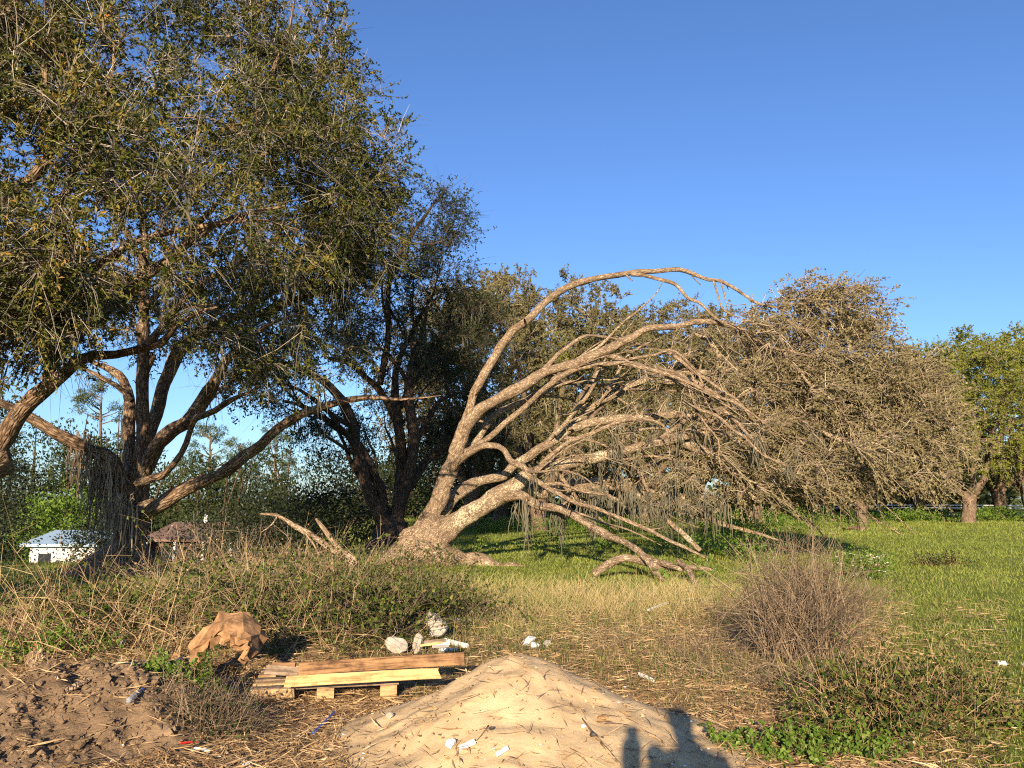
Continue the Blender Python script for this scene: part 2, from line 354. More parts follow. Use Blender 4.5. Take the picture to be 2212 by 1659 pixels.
def grow(sk, C, g, droop=0.0, rmax=.07, S=5, K=6, minr=0.0):
    """joins every clump centre in C to the nearest branch with a curved branch; returns the end directions"""
    big = sk.r > minr
    p0 = sk.p[big]
    dist = np.array([np.min(((p0 - c) ** 2).sum(1)) for c in C]); order = np.argsort(dist)
    n0 = len(sk.p); cap = n0 + len(C) * (K - 2)
    PP = np.empty((cap, 3)); RR = np.empty(cap); DD = np.empty((cap, 3)); PP[:n0], RR[:n0], DD[:n0] = sk.p, sk.r, sk.d; n = n0
    T = np.empty((len(C), K, 3)); RD = np.empty((len(C), K)); E = np.empty((len(C), 3))
    t = np.linspace(0, 1, K)[:, None]
    for c in order:
        dv = C[c] - PP[:n]; d2 = np.sqrt((dv ** 2).sum(1)); cosa = (dv * DD[:n]).sum(1) / np.maximum(d2, 1e-6)
        k = int(np.argmin(d2 * (1.45 - .45 * cosa) + (RR[:n] < .010) * .2)); L = d2[k]
        a, e = PP[k].copy(), C[c]
        b1 = a + (DD[k] * .55 + nrm(e - a) * .45) * L * .4 + rng.normal(0, .05 * L, 3)
        b2 = e - nrm(e - a) * L * .3 + np.array([0, 0, .10 + droop]) * L + rng.normal(0, .07 * L, 3)
        q = a * (1 - t) ** 3 + 3 * b1 * t * (1 - t) ** 2 + 3 * b2 * t * t * (1 - t) + e * t ** 3
        q[1:-1] += rng.normal(0, .022 * L, (K - 2, 3))
        r0 = min(RR[k] * .75, .010 + .014 * L, rmax); r = np.linspace(r0, .0055, K)
        T[c], RD[c] = q, r; E[c] = nrm(q[-1] - q[-2])
        m = K - 2; PP[n:n + m] = q[2:]; RR[n:n + m] = r[2:]; DD[n:n + m] = nrm(np.gradient(q, axis=0))[2:]; n += m
    V, Q, B = tubes(T, RD, S); g.add(V, Q, bco=B)
    sk.p, sk.r, sk.d = PP[:n], RR[:n], DD[:n]
    return E, T
def twigs_leaves(T, E, nt, nl, tl, ll, lw, gt, gl, bias=(0, 0, .15), spread=.9, rad=.006, tint_lo=0, tint_hi=1, K=3, droop=-.12, tintC=None, S=3, bareness=0.0, along=.5):
    """nt twigs from the outer part of every branch in T, nl leaves on each"""
    Nc, Kb, _ = T.shape
    idx = np.repeat(np.arange(Nc), nt); Nt = len(idx)
    f = rng.uniform(along, 1.0, Nt) * (Kb - 1); k = np.minimum(f.astype(int), Kb - 2); fr = (f - k)[:, None]
    st = T[idx, k] * (1 - fr) + T[idx, k + 1] * fr
    D = nrm(E[idx] * .6 + rng.normal(0, spread, (Nt, 3)) * .7 + np.array(bias))
    L = tl * rng.uniform(.45, 1.25, Nt)
    t = np.linspace(0, 1, K)[None, :, None]
    side = nrm(rng.normal(size=(Nt, 3)))
    pt = st[:, None] + D[:, None] * L[:, None, None] * t + side[:, None] * (L[:, None, None] * .16) * t ** 2 + np.array([0, 0, droop]) * L[:, None, None] * t ** 2
    pt[:, 1:] += rng.normal(0, .025 * tl, (Nt, K - 1, 3))
    r = np.linspace(1, .3, K)[None] * rad * rng.uniform(.7, 1.3, Nt)[:, None]
    V, Q, B = tubes(pt, r, S); gt.add(V, Q, tint=np.repeat(rng.uniform(0, 1, Nt), K * S), bco=B)
    if nl:
        ct = rng.uniform(0, 1, Nc) if tintC is None else tintC
        keep = rng.uniform(0, 1, Nt) > bareness
        ti = np.repeat(np.nonzero(keep)[0], nl); n = len(ti)
        s = np.sqrt(rng.uniform(.05, 1.0, n)) * (K - 1); k = np.minimum(s.astype(int), K - 2); fr = (s - k)[:, None]
        c = pt[ti, k] * (1 - fr) + pt[ti, k + 1] * fr
        d = nrm(D[ti] * .5 + rng.normal(0, .8, (n, 3)))
        tt = np.clip(tint_lo + (tint_hi - tint_lo) * (.45 * ct[idx[ti]] + .55 * rng.beta(1.6, 2.2, n)), 0, 1)
        V, Q, A = leaves(c, d, ll * rng.uniform(.6, 1.3, n), lw * rng.uniform(.7, 1.2, n), tt); gl.add(V, Q, tint=A)
def ell(spec, n, shell=.35, cl=0, sig=.4):
    """n points spread over view ellipsoids (u, v, ru, rv, d, depth radius m, weight)"""
    w = np.array([s[6] for s in spec], float); w /= w.sum(); out = []
    if cl:
        c = ell(spec, n // cl, shell); k = rng.integers(0, len(c), n); return c[k] + rng.normal(0, sig, (n, 3)) * [1, 1, .6]
    for s, k in zip(spec, rng.multinomial(n, w)):
        c, mpp = P(s[0], s[1], s[4]); q = nrm(rng.normal(size=(k, 3))) * (rng.uniform(shell ** 3, 1, (k, 1)) ** (1 / 3))
        out.append(c + q * np.array([s[2] * mpp, s[5], s[3] * mpp]))
    return np.vstack(out)
def moss_geo(g, pts, n_str, length, rad=.012, K=5, tuft=.06):
    n = len(pts); idx = np.repeat(np.arange(n), n_str); N = len(idx); L = np.repeat(length * rng.uniform(.3, 1.3, n), n_str) * rng.uniform(.4, 1.1, N)
    t = np.linspace(0, 1, K)[None, :, None]
    st = pts[idx] + rng.normal(0, tuft, (N, 3)) * [1, 1, .3]
    w = rng.normal(0, .06, (N, K, 3)) * [1, 1, .4]; w[:, 0] = 0
    q = st[:, None] + np.array([0, 0, -1.]) * L[:, None, None] * t + np.cumsum(w, 1) * .7
    r = rad * np.array([.5, 1.1, 1.0, .7, .15])[None] * rng.uniform(.6, 1.4, (N, 1))
    V, Q, B = tubes(q, r, 3); g.add(V, Q, tint=np.repeat(rng.uniform(0, 1, N), K * 3), bco=B)

# ------------------------------------------------------------------ the fallen oak: trunk, hand-laid limbs, bent crown
def stf(o):
    o['kind'] = 'stuff'; return o
def fallen_oak():
    base, _ = P(880, 1200, 20.0); base[2] = float(gz(base[0], base[1]))
    root = empty('fallen_oak', base)
    tag(root, 'big half-fallen oak with bare arching pale limbs sweeping down to the right', 'tree')
    L = []                                                  # (frame, points, d0, d1, bow, lichen)
    arch = [(360,1690,150),(400,1600,125),(450,1480,112),(520,1320,108),(570,1180,104),(608,1075,92),(636,960,66),(668,865,54),(710,765,54),(760,660,55),(828,550,56),(885,478,54),(960,418,52),(1060,322,48),(1160,240,46),(1270,180,43),(1400,148,39),(1520,125,36),(1640,108,34),(1760,100,31),(1880,95,29),(1980,125,27),(2060,150,25),(2120,150,25),(2180,190,22),(2250,240,20),(2330,290,18),(2420,310,15),(2560,290,10),(2720,285,5)]
    L.append((Z1, arch, 20.0, 18.2, .3, 0))
    L.append((Z1, [(1600,118,28),(1740,138,25),(1850,180,27),(1885,215,23),(1930,262,21),(2000,290,20),(2055,340,18),(2115,390,15),(2200,430,10)], 18.9, 18.3, 0, 0))
    L.append((Z1, [(2080,158,15),(2098,220,13),(2118,290,11),(2150,335,10),(2230,370,7)], 18.5, 18.0, 0, 0))
    L.append((Z1, [(2120,160,10),(2140,230,8),(2145,280,7),(2200,300,5),(2260,290,3)], 18.5, 18.4, 0, 0))
    L.append((Z1, [(575,1160,90),(612,1060,92),(655,965,86),(722,890,80),(820,838,74),(940,780,71),(1080,702,67),(1200,650,63),(1320,610,62),(1440,560,60),(1540,520,56),(1620,488,50),(1680,446,45),(1760,426,39),(1860,425,36),(1960,405,34),(2060,400,32),(2150,412,30),(2240,440,27),(2330,500,24),(2420,545,22),(2520,562,18),(2640,600,14),(2750,600,9),(2860,590,4)], 19.9, 18.3, -.3, 0))
    L.append((Z1, [(640,1150,40),(700,1120,38),(770,1075,38),(880,980,36),(980,890,36),(1060,810,36),(1140,745,36),(1240,690,35),(1350,660,34),(1450,643,35),(1560,640,36),(1640,655,32),(1720,682,28),(1800,702,28),(1880,732,27),(1960,765,25),(2080,825,22),(2212,870,18),(2350,960,13),(2450,1040,8)], 19.6, 17.2, -.4, 0))
    L.append((Z1, [(1420,578,44),(1500,592,42),(1570,622,36),(1640,640,30),(1740,668,28),(1860,690,26),(1960,735,23),(2050,790,20),(2140,830,14)], 19.2, 18.6, 0, 0))
    L.append((Z1, [(1590,610,20),(1660,600,22),(1740,585,20),(1820,560,20),(1890,590,18),(1950,640,17),(1990,690,16),(2020,760,14),(2100,850,11),(2190,900,7)], 18.9, 17.4, 0, 0))
    L.append((Z1, [(660,1120,44),(715,1065,48),(758,972,48),(830,912,44),(930,862,40),(1020,832,36),(1100,792,34),(1200,755,30),(1320,740,26),(1410,760,20),(1480,770,10)], 20.2, 20.8, 0, 1))
    L.append((Z1, [(570,1240,52),(610,1190,50),(665,1150,44),(740,1120,38),(830,1120,36),(880,1160,38),(908,1208,38),(970,1240,36),(1020,1300,34),(1075,1340,32),(1150,1382,30),(1250,1430,28),(1400,1480,26),(1540,1540,26),(1660,1590,25),(1780,1640,22),(1900,1700,20),(2030,1760,15)], 19.7, 16.0, -.3, 0))
    L.append((Z1, [(1060,1335,28),(1130,1340,24),(1200,1338,22),(1290,1372,20),(1400,1390,17),(1480,1400,12)], 18.6, 18.0, 0, 0))
    L.append((Z1, [(420,1620,84),(490,1535,78),(580,1420,76),(680,1340,72),(760,1300,66),(860,1284,60),(930,1232,58),(1010,1175,58),(1100,1118,58),(1200,1060,58),(1290,1000,60),(1360,920,54),(1440,862,46),(1540,800,42),(1640,752,40),(1740,705,36),(1850,660,32),(1900,600,26),(2000,565,18),(2080,560,8)], 20.3, 20.6, .6, 1))
    L.append((Z1, [(1270,1010,56),(1340,985,58),(1430,970,56),(1550,958,52),(1680,950,50),(1800,945,46),(1900,940,44),(1990,955,39),(2080,990,34),(2170,1000,30),(2290,1010,24),(2380,1080,18),(2440,1150,10)], 20.8, 19.6, 0, 1))
    L.append((Z1, [(1160,1050,30),(1260,930,28),(1340,830,24),(1400,740,20),(1440,670,13)], 20.6, 20.3, 0, 1))
    L.append((Z1, [(1400,880,24),(1470,790,20),(1530,690,18),(1580,600,16),(1660,540,14),(1760,490,8)], 20.7, 21.2, 0, 1))
    L.append((Z1, [(1700,722,34),(1850,692,36),(2000,688,36),(2150,680,36),(2270,655,34),(2400,640,32),(2500,640,30),(2590,668,26),(2640,700,16)], 20.6, 19.4, 0, 1))
    L.append((Z1, [(440,1690,150),(500,1630,142),(580,1560,132),(700,1480,126),(800,1428,118),(900,1378,110),(980,1312,98),(1040,1278,82),(1120,1240,75),(1220,1215,70),(1340,1195,66),(1450,1170,62),(1560,1150,62),(1680,1115,58),(1800,1085,48),(1920,1060,44),(2040,1040,42),(2140,1050,38),(2240,1100,30),(2330,1150,20)], 19.8, 19.6, -.5, 1))
    L.append((Z1, [(1030,1290,40),(1110,1190,33),(1180,1130,30),(1260,1080,28),(1360,1050,26),(1480,992,24),(1600,965,24),(1700,970,20),(1790,1000,16),(1820,1070,10)], 19.0, 18.2, 0, 0))
    L.append((Z1, [(960,1370,92),(1060,1378,88),(1150,1372,86),(1300,1350,84),(1450,1342,80),(1600,1370,70),(1750,1400,60),(1900,1420,54),(2050,1428,48),(2212,1440,44),(2400,1430,42),(2520,1425,40),(2600,1400,34),(2680,1385,22)], 20.2, 20.4, .6, 1))
    L.append((Z4, [(560,1358,30),(620,1350,28),(670,1375,24),(712,1388,18)], 20.5, 20.2, 0, 1))
    L.append((Z1, [(860,1408,72),(960,1420,63),(1060,1466,57),(1180,1484,56),(1290,1540,54),(1400,1600,50),(1500,1648,46),(1600,1700,44),(1700,1770,40),(1800,1800,38),(1900,1830,32)], 19.4, 15.0, 0, 0))
    L.append((V0, [(1465,1212,14),(1490,1235,13),(1502,1262,11),(1512,1288,9)], 15.1, 13.9, 0, 0))
    L.append((V0, [(1380,1190,15),(1400,1215,13),(1418,1238,12),(1436,1254,8)], 15.6, 14.8, 0, 0))
    L.append((V0, [(1284,1240,22),(1310,1222,21),(1345,1207,19),(1390,1212,18),(1440,1226,15),(1490,1226,13),(1540,1232,8)], 15.8, 15.4, 0, 0))
    L.append((Z1, [(1580,1180,26),(1630,1230,24),(1680,1340,20),(1720,1420,14)], 19.7, 19.3, 0, 0))
    L.append((Z1, [(1640,1400,38),(1740,1480,38),(1830,1560,36),(1920,1640,32),(2000,1720,26)], 19.9, 18.4, 0, 1))
    L.append((Z4, [(60,1345,40),(170,1385,40),(280,1440,36),(400,1480,30),(500,1510,24),(640,1558,12)], 20.4, 19.0, 0, 1))
    L.append((Z4, [(60,1010,56),(180,1048,54),(260,1092,50),(340,1160,45),(400,1222,40),(470,1300,33),(545,1352,24)], 19.7, 18.8, 0, 1))
    L.append((Z4, [(500,890,34),(610,880,36),(700,870,36),(780,900,34),(830,945,32),(900,980,28),(970,1010,25),(1050,1045,21),(1130,1060,12)], 19.6, 17.5, 0, 1))
    L.append((Z4, [(60,1010,48),(140,985,48),(250,965,46),(330,980,44),(420,1015,36),(490,1045,26),(560,1090,14)], 19.6, 19.0, 0, 1))
    L.append((Z4, [(690,900,20),(720,970,22),(760,1012,24),(810,1050,16)], 19.0, 18.4, 0, 1))
    L.append((Z4, [(0,690,40),(120,700,36),(250,740,34),(380,790,32),(470,830,26),(580,880,20),(690,940,14)], 20.0, 18.6, 0, 1))
    L.append((Z4, [(0,530,28),(60,540,26),(130,590,24),(200,650,20),(300,720,18),(420,800,14),(500,900,10)], 19.4, 18.0, 0, 0))
    L.append((Z4, [(190,430,30),(270,480,30),(330,560,28),(390,620,24),(470,700,18),(560,760,10)], 19.6, 19.0, 0, 1))
    L.append((Z4, [(620,510,14),(630,570,12),(640,640,9),(640,700,5)], 18.4, 18.0, 0, 0))
    L.append((Z4, [(680,540,18),(700,590,17),(760,640,15),(800,700,14),(870,740,12),(940,800,8)], 18.4, 17.4, 0, 1))
    L.append((Z4, [(330,840,26),(400,900,24),(480,990,22),(540,1060,18),(600,1110,14),(700,1160,8)], 18.4, 17.0, 0, 0))
    L.append((Z4, [(120,800,24),(200,840,22),(300,880,20),(380,950,18),(470,1010,14),(560,1100,10),(680,1140,5)], 18.2, 16.6, 0, 0))
    L.append((Z4, [(200,850,16),(240,920,14),(320,1010,12),(320,1090,9),(330,1160,5)], 18.0, 17.6, 0, 0))
    L.append((Z4, [(500,450,20),(560,400,18),(640,350,14),(700,330,8)], 18.6, 18.6, 0, 0))
    sk = Skel(); ar = []
    g = G()
    g_pts = [(*P(826, 1226, 20.2)[0], .16), (*P(850, 1216, 20.2)[0], .26), (*P(876, 1204, 20.1)[0], .38), (*P(903, 1182, 20.0)[0], .48), (*P(930, 1156, 19.9)[0], .48), (*P(950, 1128, 19.9)[0], .36)]
    limb_geo(g, g_pts, 20, .12, .2, 3)
    for (pts, w) in (([(900,1195),(960,1208),(1020,1218),(1080,1226),(1140,1233)], (.36,.30,.25,.18,.08)), ([(880,1205),(840,1222),(800,1236),(760,1246)], (.30,.22,.14,.06)), ([(900,1200),(880,1225),(850,1245)], (.36,.24,.1))):
        limb_geo(g, [(*P(u, v, 19.6 - .12 * k)[0], r) for k, ((u, v), r) in enumerate(zip(pts, w))], 12, .18, .16, 7)
    g.obj('trunk', M['bark_fallen'], root, True)
    for k, (fr, pts, d0, d1, bow, li) in enumerate(L):
        g = G(); o = limb_geo(g, [(a_, b_, c_, max(.008, r_ * .88)) for a_, b_, c_, r_ in limb_pts(fr, pts, d0, d1, bow)], 14 if k in (0, 4, 11, 16) else 10, .16, .085, k + 1)
        g.obj('limb', M['bark_lichen' if li else 'bark_fallen'], root, True); sk.add(o[::2]); ar += [1.0 if k < 4 else 0.0] * len(o[::2])
    sk.arch = np.array(ar); uu = 1106 + FPX * sk.p[:, 0] / sk.p[:, 1] * 1.0; zcap = 7.0 - .30 * np.abs(sk.p[:, 0] - 4.0); big = np.nonzero((sk.r > .045) & (sk.p[:, 0] > P(1130, 900, 19.5)[0][0]) & (sk.p[:, 2] > 1.2) & (sk.p[:, 2] < 5.0) & (sk.arch < .5))[0]; gs = G()
    for k in range(58):                                     # further limbs leaving the main ones, rising then drooping with the crown
        j = int(rng.choice(big)); a = sk.p[j]; d = nrm(sk.d[j] * .8 + rng.normal(0, .33, 3) + [.18, -.05, .10 if sk.d[j][2] > -.2 else -.1]); Ln = rng.uniform(1.4, 4.2); r0 = min(sk.r[j] * rng.uniform(.3, .55), .07)
        pts = [(*a, r0 * 1.15)]; q = a.copy(); m_ = 6
        for i in range(m_):
            d = nrm(d + rng.normal(0, .16, 3) + [.06, 0, -.085]); q = q + d * Ln / m_
            if q[2] < .35: break
            pts.append((*q, r0 * (1 - .82 * (i + 1) / m_)))
        if len(pts) < 4: continue
        g = G(); o = limb_geo(g, pts, 7, .16, .08, 60 + k); g.obj('limb', M['bark_lichen' if k % 3 == 0 else 'bark_fallen'], root, True); sk.add(o[::2])
    st_i = rng.choice(np.nonzero((sk.r > .04) & (sk.p[:, 2] > .8))[0], 90)      # short broken stubs
    base_ = sk.p[st_i]; dd = nrm(sk.d[st_i] * .5 + rng.normal(0, 1, (90, 3))); ln = rng.uniform(.12, .42, 90); tt = np.linspace(0, 1, 4)[None, :, None]
    q = base_[:, None] + dd[:, None] * (sk.r[st_i] * .6 + ln)[:, None, None] * tt + np.cumsum(rng.normal(0, .012, (90, 4, 3)), 1); V, Q, B = tubes(q, np.linspace(1, .55, 4)[None] * np.minimum(.05, sk.r[st_i] * .38)[:, None], 6); gs.add(V, Q, bco=B); stf(gs.obj('stubs', M['bark_fallen'], root, True))
    c0 = P(1000, 900, 19.5)[0]
    right = sk.p[:, 0] > P(1330, 900, 19)[0][0]
    sub = Skel(); sub.p, sub.r, sub.d = sk.p[right], sk.r[right], sk.d[right]
    env = [(1760,735,110,105,19.0,1.8,2.0), (1830,820,150,120,19.0,2.2,3.0), (1905,900,115,115,18.8,2.2,3.0), (1955,985,80,75,18.4,1.9,2.0), (1860,1000,170,85,18.2,2.2,2.6), (1700,860,130,120,18.8,2.0,1.4), (1640,980,130,90,18.8,1.8,.9), (1590,740,110,70,19.5,1.2,.45), (1480,900,120,100,20.6,1.4,.25), (1960,820,50,60,18.8,1.4,1.0), (1740,640,80,35,18.6,1.2,.5), (1985,890,40,70,18.6,1.2,1.0)]
    env += [(1640,720,90,70,19.2,1.5,1.0), (1620,850,110,80,19.4,1.6,.9), (1560,1010,120,60,19.3,1.4,.6), (1800,680,90,70,18.8,1.6,1.2), (1700,1050,150,45,18.6,1.6,.9)]
    C = ell(env, 1000, .15)
    gb, gt, gl = G(), G(), G()
    E, T = grow(sub, C, gb, .0, .05, 4)
    E = nrm(E * .5 + nrm(C - c0) * .75 + np.array([.2, 0, 0]))
    twigs_leaves(T, E, 11, 12, .66, .064, .042, gt, gl, (.15, -.1, .08), .66, .0075, droop=-.2, bareness=.12, along=.35)
    C3 = ell([(1560,760,200,110,19.2,1.4,1.0), (1500,930,220,100,19.0,1.4,1.0), (1680,940,200,120,18.4,1.4,1.0), (1700,760,160,90,18.4,1.2,.8)], 170, .1)
    E3, T3 = grow(sk, C3, gb, -.02, .035, 5, 7)
    twigs_leaves(T3, nrm(E3 + [.3, 0, -.1]), 6, 0, .6, .07, .035, gt, gl, (.25, 0, -.05), .5, .008, along=.3)
    # sparse twigs and leaves nearer the trunk
    C2 = ell([(1330,1010,220,60,19.2,1.2,1.0), (1500,1060,160,60,19.0,1.2,1.2), (1480,830,170,90,19.6,1.2,.5)], 70, .1)
    E2, T2 = grow(sk, C2, gb, -.05, .03, 4)
    twigs_leaves(T2, E2, 7, 8, .5, .07, .035, gt, gl, (.2, 0, -.1), .6, .006, bareness=.35)
    cr = gl.obj('crown', M['dry_leaf'], root); tag(cr, 'dull olive withered leaves on the bent-over crown')
    stf(gt.obj('twigs', M['twig_tan'], root)); stf(gb.obj('branches', M['bark_fallen'], root))
    gm = G(); sel = (sk.p[:, 0] > P(1120, 900, 19.5)[0][0]) & (sk.p[:, 2] < 3.4) & (sk.p[:, 2] > 1.3)
    q = sk.p[sel]; wgt = rng.permutation(len(q))[:90]
    moss_geo(gm, q[wgt], 7, .75, .011)
    q2 = ell([(1200,1085,110,14,18.8,.6,1.2), (1350,1060,100,16,18.9,.6,1.0), (1480,1080,120,18,19.2,.8,1.2), (1560,960,90,30,19.8,.8,.6), (1640,1030,80,30,19.6,.8,.7)], 60, .1)
    moss_geo(gm, q2, 9, .95, .012)
    o = gm.obj('hanging_moss', M['moss'], root); o['kind'] = 'stuff'
    return root
fallen_oak()

# ------------------------------------------------------------------ the standing oaks at the near side of the picture
def oak(name, label, base, trunk, limbs, env, n, bark, lmat, tmat, nt, nl, tl, ll, lw, moss=0, mossmax=99, bare=.15, tint=(0, 1), bias=(0, 0, .1), inner=None, mlen=.6, droop=-.15, forks=0, fork_z=1.6, fork_x=99):
    base = np.array(base, float); root = empty(name, base); tag(root, label, 'tree')
    sk = Skel(); g = G()
    for k, t in enumerate(trunk): sk.add(limb_geo(g, t, 16, .25, .12, k + 2)[::2])
    g.obj('trunk', M[bark], root, True)
    for k, l in enumerate(limbs):
        g = G(); o = limb_geo(g, l, 10, .25, .08, k + 5); g.obj('limb', M[bark], root, True); sk.add(o[::2])
    if forks:
        bg_ = np.nonzero((sk.r > .05) & (sk.p[:, 2] > base[2] + fork_z) & (sk.p[:, 0] < fork_x))[0]
        for k in range(forks):                              # forking boughs that rise and spread
            j = int(rng.choice(bg_)); a = sk.p[j]; d = nrm(sk.d[j] * .75 + rng.normal(0, .42, 3) + [0, 0, .12]); Ln = rng.uniform(1.8, 4.6); r0 = min(sk.r[j] * rng.uniform(.4, .65), .1); pts = [(*a, r0 * 1.1)]; q = a.copy()
            for i in range(6):
                d = nrm(d + rng.normal(0, .2, 3) + [0, 0, .03]); q = q + d * Ln / 6; pts.append((*q, r0 * (1 - .85 * (i + 1) / 6)))
            g = G(); o = limb_geo(g, pts, 6, .3, .08, 80 + k); g.obj('limb', M[bark], root, True); sk.add(o[::2])
    gb, gt, gl = G(), G(), G()
    C = ell(env, n, .15, 7, .42)
    E, T = grow(sk, C, gb, .02, .09, 5)
    c0 = C.mean(0); E = nrm(E * .6 + nrm(C - c0) * .5)
    twigs_leaves(T, E, nt, nl, tl, ll, lw, gt, gl, bias, .75, .006, tint[0], tint[1], bareness=bare, droop=droop)
    sel = rng.uniform(0, 1, len(T)) < .45
    twigs_leaves(T[sel], E[sel], 6, 0, tl * 1.5, ll, lw, gt, gl, (0, -.15, -.05), .8, .0055, droop=droop, along=.3)
    gl.obj('crown', M[lmat], root); stf(gt.obj('twigs', M[tmat], root)); stf(gb.obj('branches', M[bark], root, True))
    if moss:
        gm = G(); s = (sk.p[:, 2] > 2.2) & (sk.p[:, 2] < mossmax); q = sk.p[s]
        moss_geo(gm, q[rng.permutation(len(q))[:moss]], 6, mlen, .011); o = gm.obj('hanging_moss', M['moss'], root); o['kind'] = 'stuff'
    return root, sk

D = 17.0
bB = P(262, 1240, D)[0]; bB[2] = float(gz(bB[0], bB[1])) - .1
trunkB = [[(bB[0] - .05, bB[1], bB[2] - .2, 1.0), (bB[0], bB[1], bB[2] + .1, .82)] + limb_pts(Z3, [(690,1600,178),(700,1480,176),(716,1380,150),(738,1290,122),(762,1200,112)], D, D),
          limb_pts(Z3, [(740,1560,90),(745,1440,110),(770,1390,85),(840,1370,80)], D - .2, D - .3)]
limbsB = [limb_pts(Z3, p, a, b_, w) for p, a, b_, w in [
    ([(755,1230,112),(775,1120,100),(782,1000,78),(776,850,68),(770,700,66),(776,550,56),(790,400,55),(790,250,50),(785,100,45),(790,-50,40),(770,-250,32),(740,-480,24),(700,-760,14)], D, D - .5, 0),
    ([(775,1200,84),(850,1070,78),(940,970,76),(1030,900,74),(1100,800,72),(1160,710,60),(1230,600,42),(1320,500,32),(1450,400,24),(1600,330,15)], D, D - 3.2, 0),
    ([(790,1150,70),(822,1000,66),(868,820,66),(900,700,66),(950,580,68),(1010,500,62),(1100,430,54),(1250,350,46),(1450,320,38),(1620,250,32),(1800,200,24),(1980,150,14)], D + .3, D + 2.5, 0),
    ([(720,1280,70),(700,1130,62),(700,1000,60),(702,850,60),(690,740,54),(640,660,44),(560,610,30),(460,570,16)], D + .2, D + 1.5, 0),
    ([(710,1330,96),(660,1240,92),(615,1170,88),(560,1090,80),(480,1060,70),(370,1010,65),(280,970,60),(200,920,55),(60,840,45),(-150,740,30)], D - .1, D - 1.5, 0),
    ([(740,1430,84),(820,1385,80),(920,1335,75),(1050,1270,66),(1200,1200,60),(1330,1110,58),(1450,1000,56),(1580,900,50),(1700,850,44),(1850,805,36),(2000,785,26),(2212,790,14),(2400,770,4)], D - .2, D - 2.0, 0),
    ([(750,1250,52),(830,1225,42),(900,1190,36),(980,1080,33),(1030,960,31),(1075,820,30),(1110,740,22),(1180,640,12)], D - .5, D - 1.8, 0),
    ([(1040,900,32),(1100,880,31),(1180,860,29),(1260,800,26),(1350,755,18),(1420,720,10)], D - 1.3, D - 2.6, 0),
    ([(720,800,24),(640,720,26),(530,660,22),(450,620,12)], D + .4, D + .8, 0),
    ([(790,650,30),(830,560,34),(800,650,20)], D + .5, D + .6, 0),
    ([(776,520,40),(900,380,38),(1020,250,36),(1150,130,32),(1320,30,26),(1500,-80,16)], D - .3, D - 2.5, 0),
    ([(780,300,36),(900,170,34),(960,20,32),(1050,-120,28),(1200,-300,22),(1350,-520,14)], D - .4, D - 1.5, 0),
    ([(785,60,34),(680,-120,30),(560,-320,26),(420,-520,20),(300,-760,10)], D - .5, D - 2.0, 0),
    ([(1460,-560,24),(1430,-760,26),(1480,-960,24),(1560,-1160,18),(1600,-1380,10)], D - 1.5, D - 2.0, 0),
    ([(1200,-300,26),(1330,-430,26),(1460,-560,26),(1600,-640,18),(1800,-700,8)], D - 1.5, D - 1.5, 0)]]
envB = [(430,110,390,190,15.5,2.6,3.6), (620,110,150,190,15.5,2.0,1.8), (640,330,200,150,15.5,2.4,2.6), (740,360,100,130,15.5,1.8,1.3), (420,330,260,150,15.0,2.6,2.4), (560,500,230,80,15.0,2.2,1.4), (350,-220,460,180,16.0,3.2,2.6), (720,490,90,110,15.5,1.6,1.0), (640,620,120,55,15.5,1.4,.6), (560,735,110,42,13.2,.9,.75), (250,620,170,60,17.5,1.5,.9), (480,600,90,40,14.4,1.0,.4), (130,250,150,200,15.0,2.0,.9), (420,640,110,60,18.5,1.2,.8), (620,720,100,60,17.5,1.4,.8), (120,660,130,60,17.0,1.4,.7), (320,740,60,40,18.5,.8,.25), (520,790,60,36,16.5,.8,.3)]
oak('oak', 'large standing oak with stout many-limbed trunk and hanging moss beside the bramble bank', bB, trunkB, limbsB, envB, 1380, 'bark_oak', 'oak_leaf', 'twig_grey', 11, 13, .60, .085, .042, 130, 7.5, .28, mlen=.7, forks=22, fork_z=4.6, fork_x=-4.5)

gm = G(); moss_geo(gm, ell([(215,1000,38,30,16.3,.5,1), (250,1090,30,30,16.2,.4,.6), (190,930,30,20,16.4,.4,.5)], 34, .1), 8, 1.25, .012, tuft=.1); o = gm.obj('hanging_moss', M['twig_tan'], bpy.data.objects['oak']); o['kind'] = 'stuff'; o['label'] = 'brown curtain of dead vine and moss on the trunk'

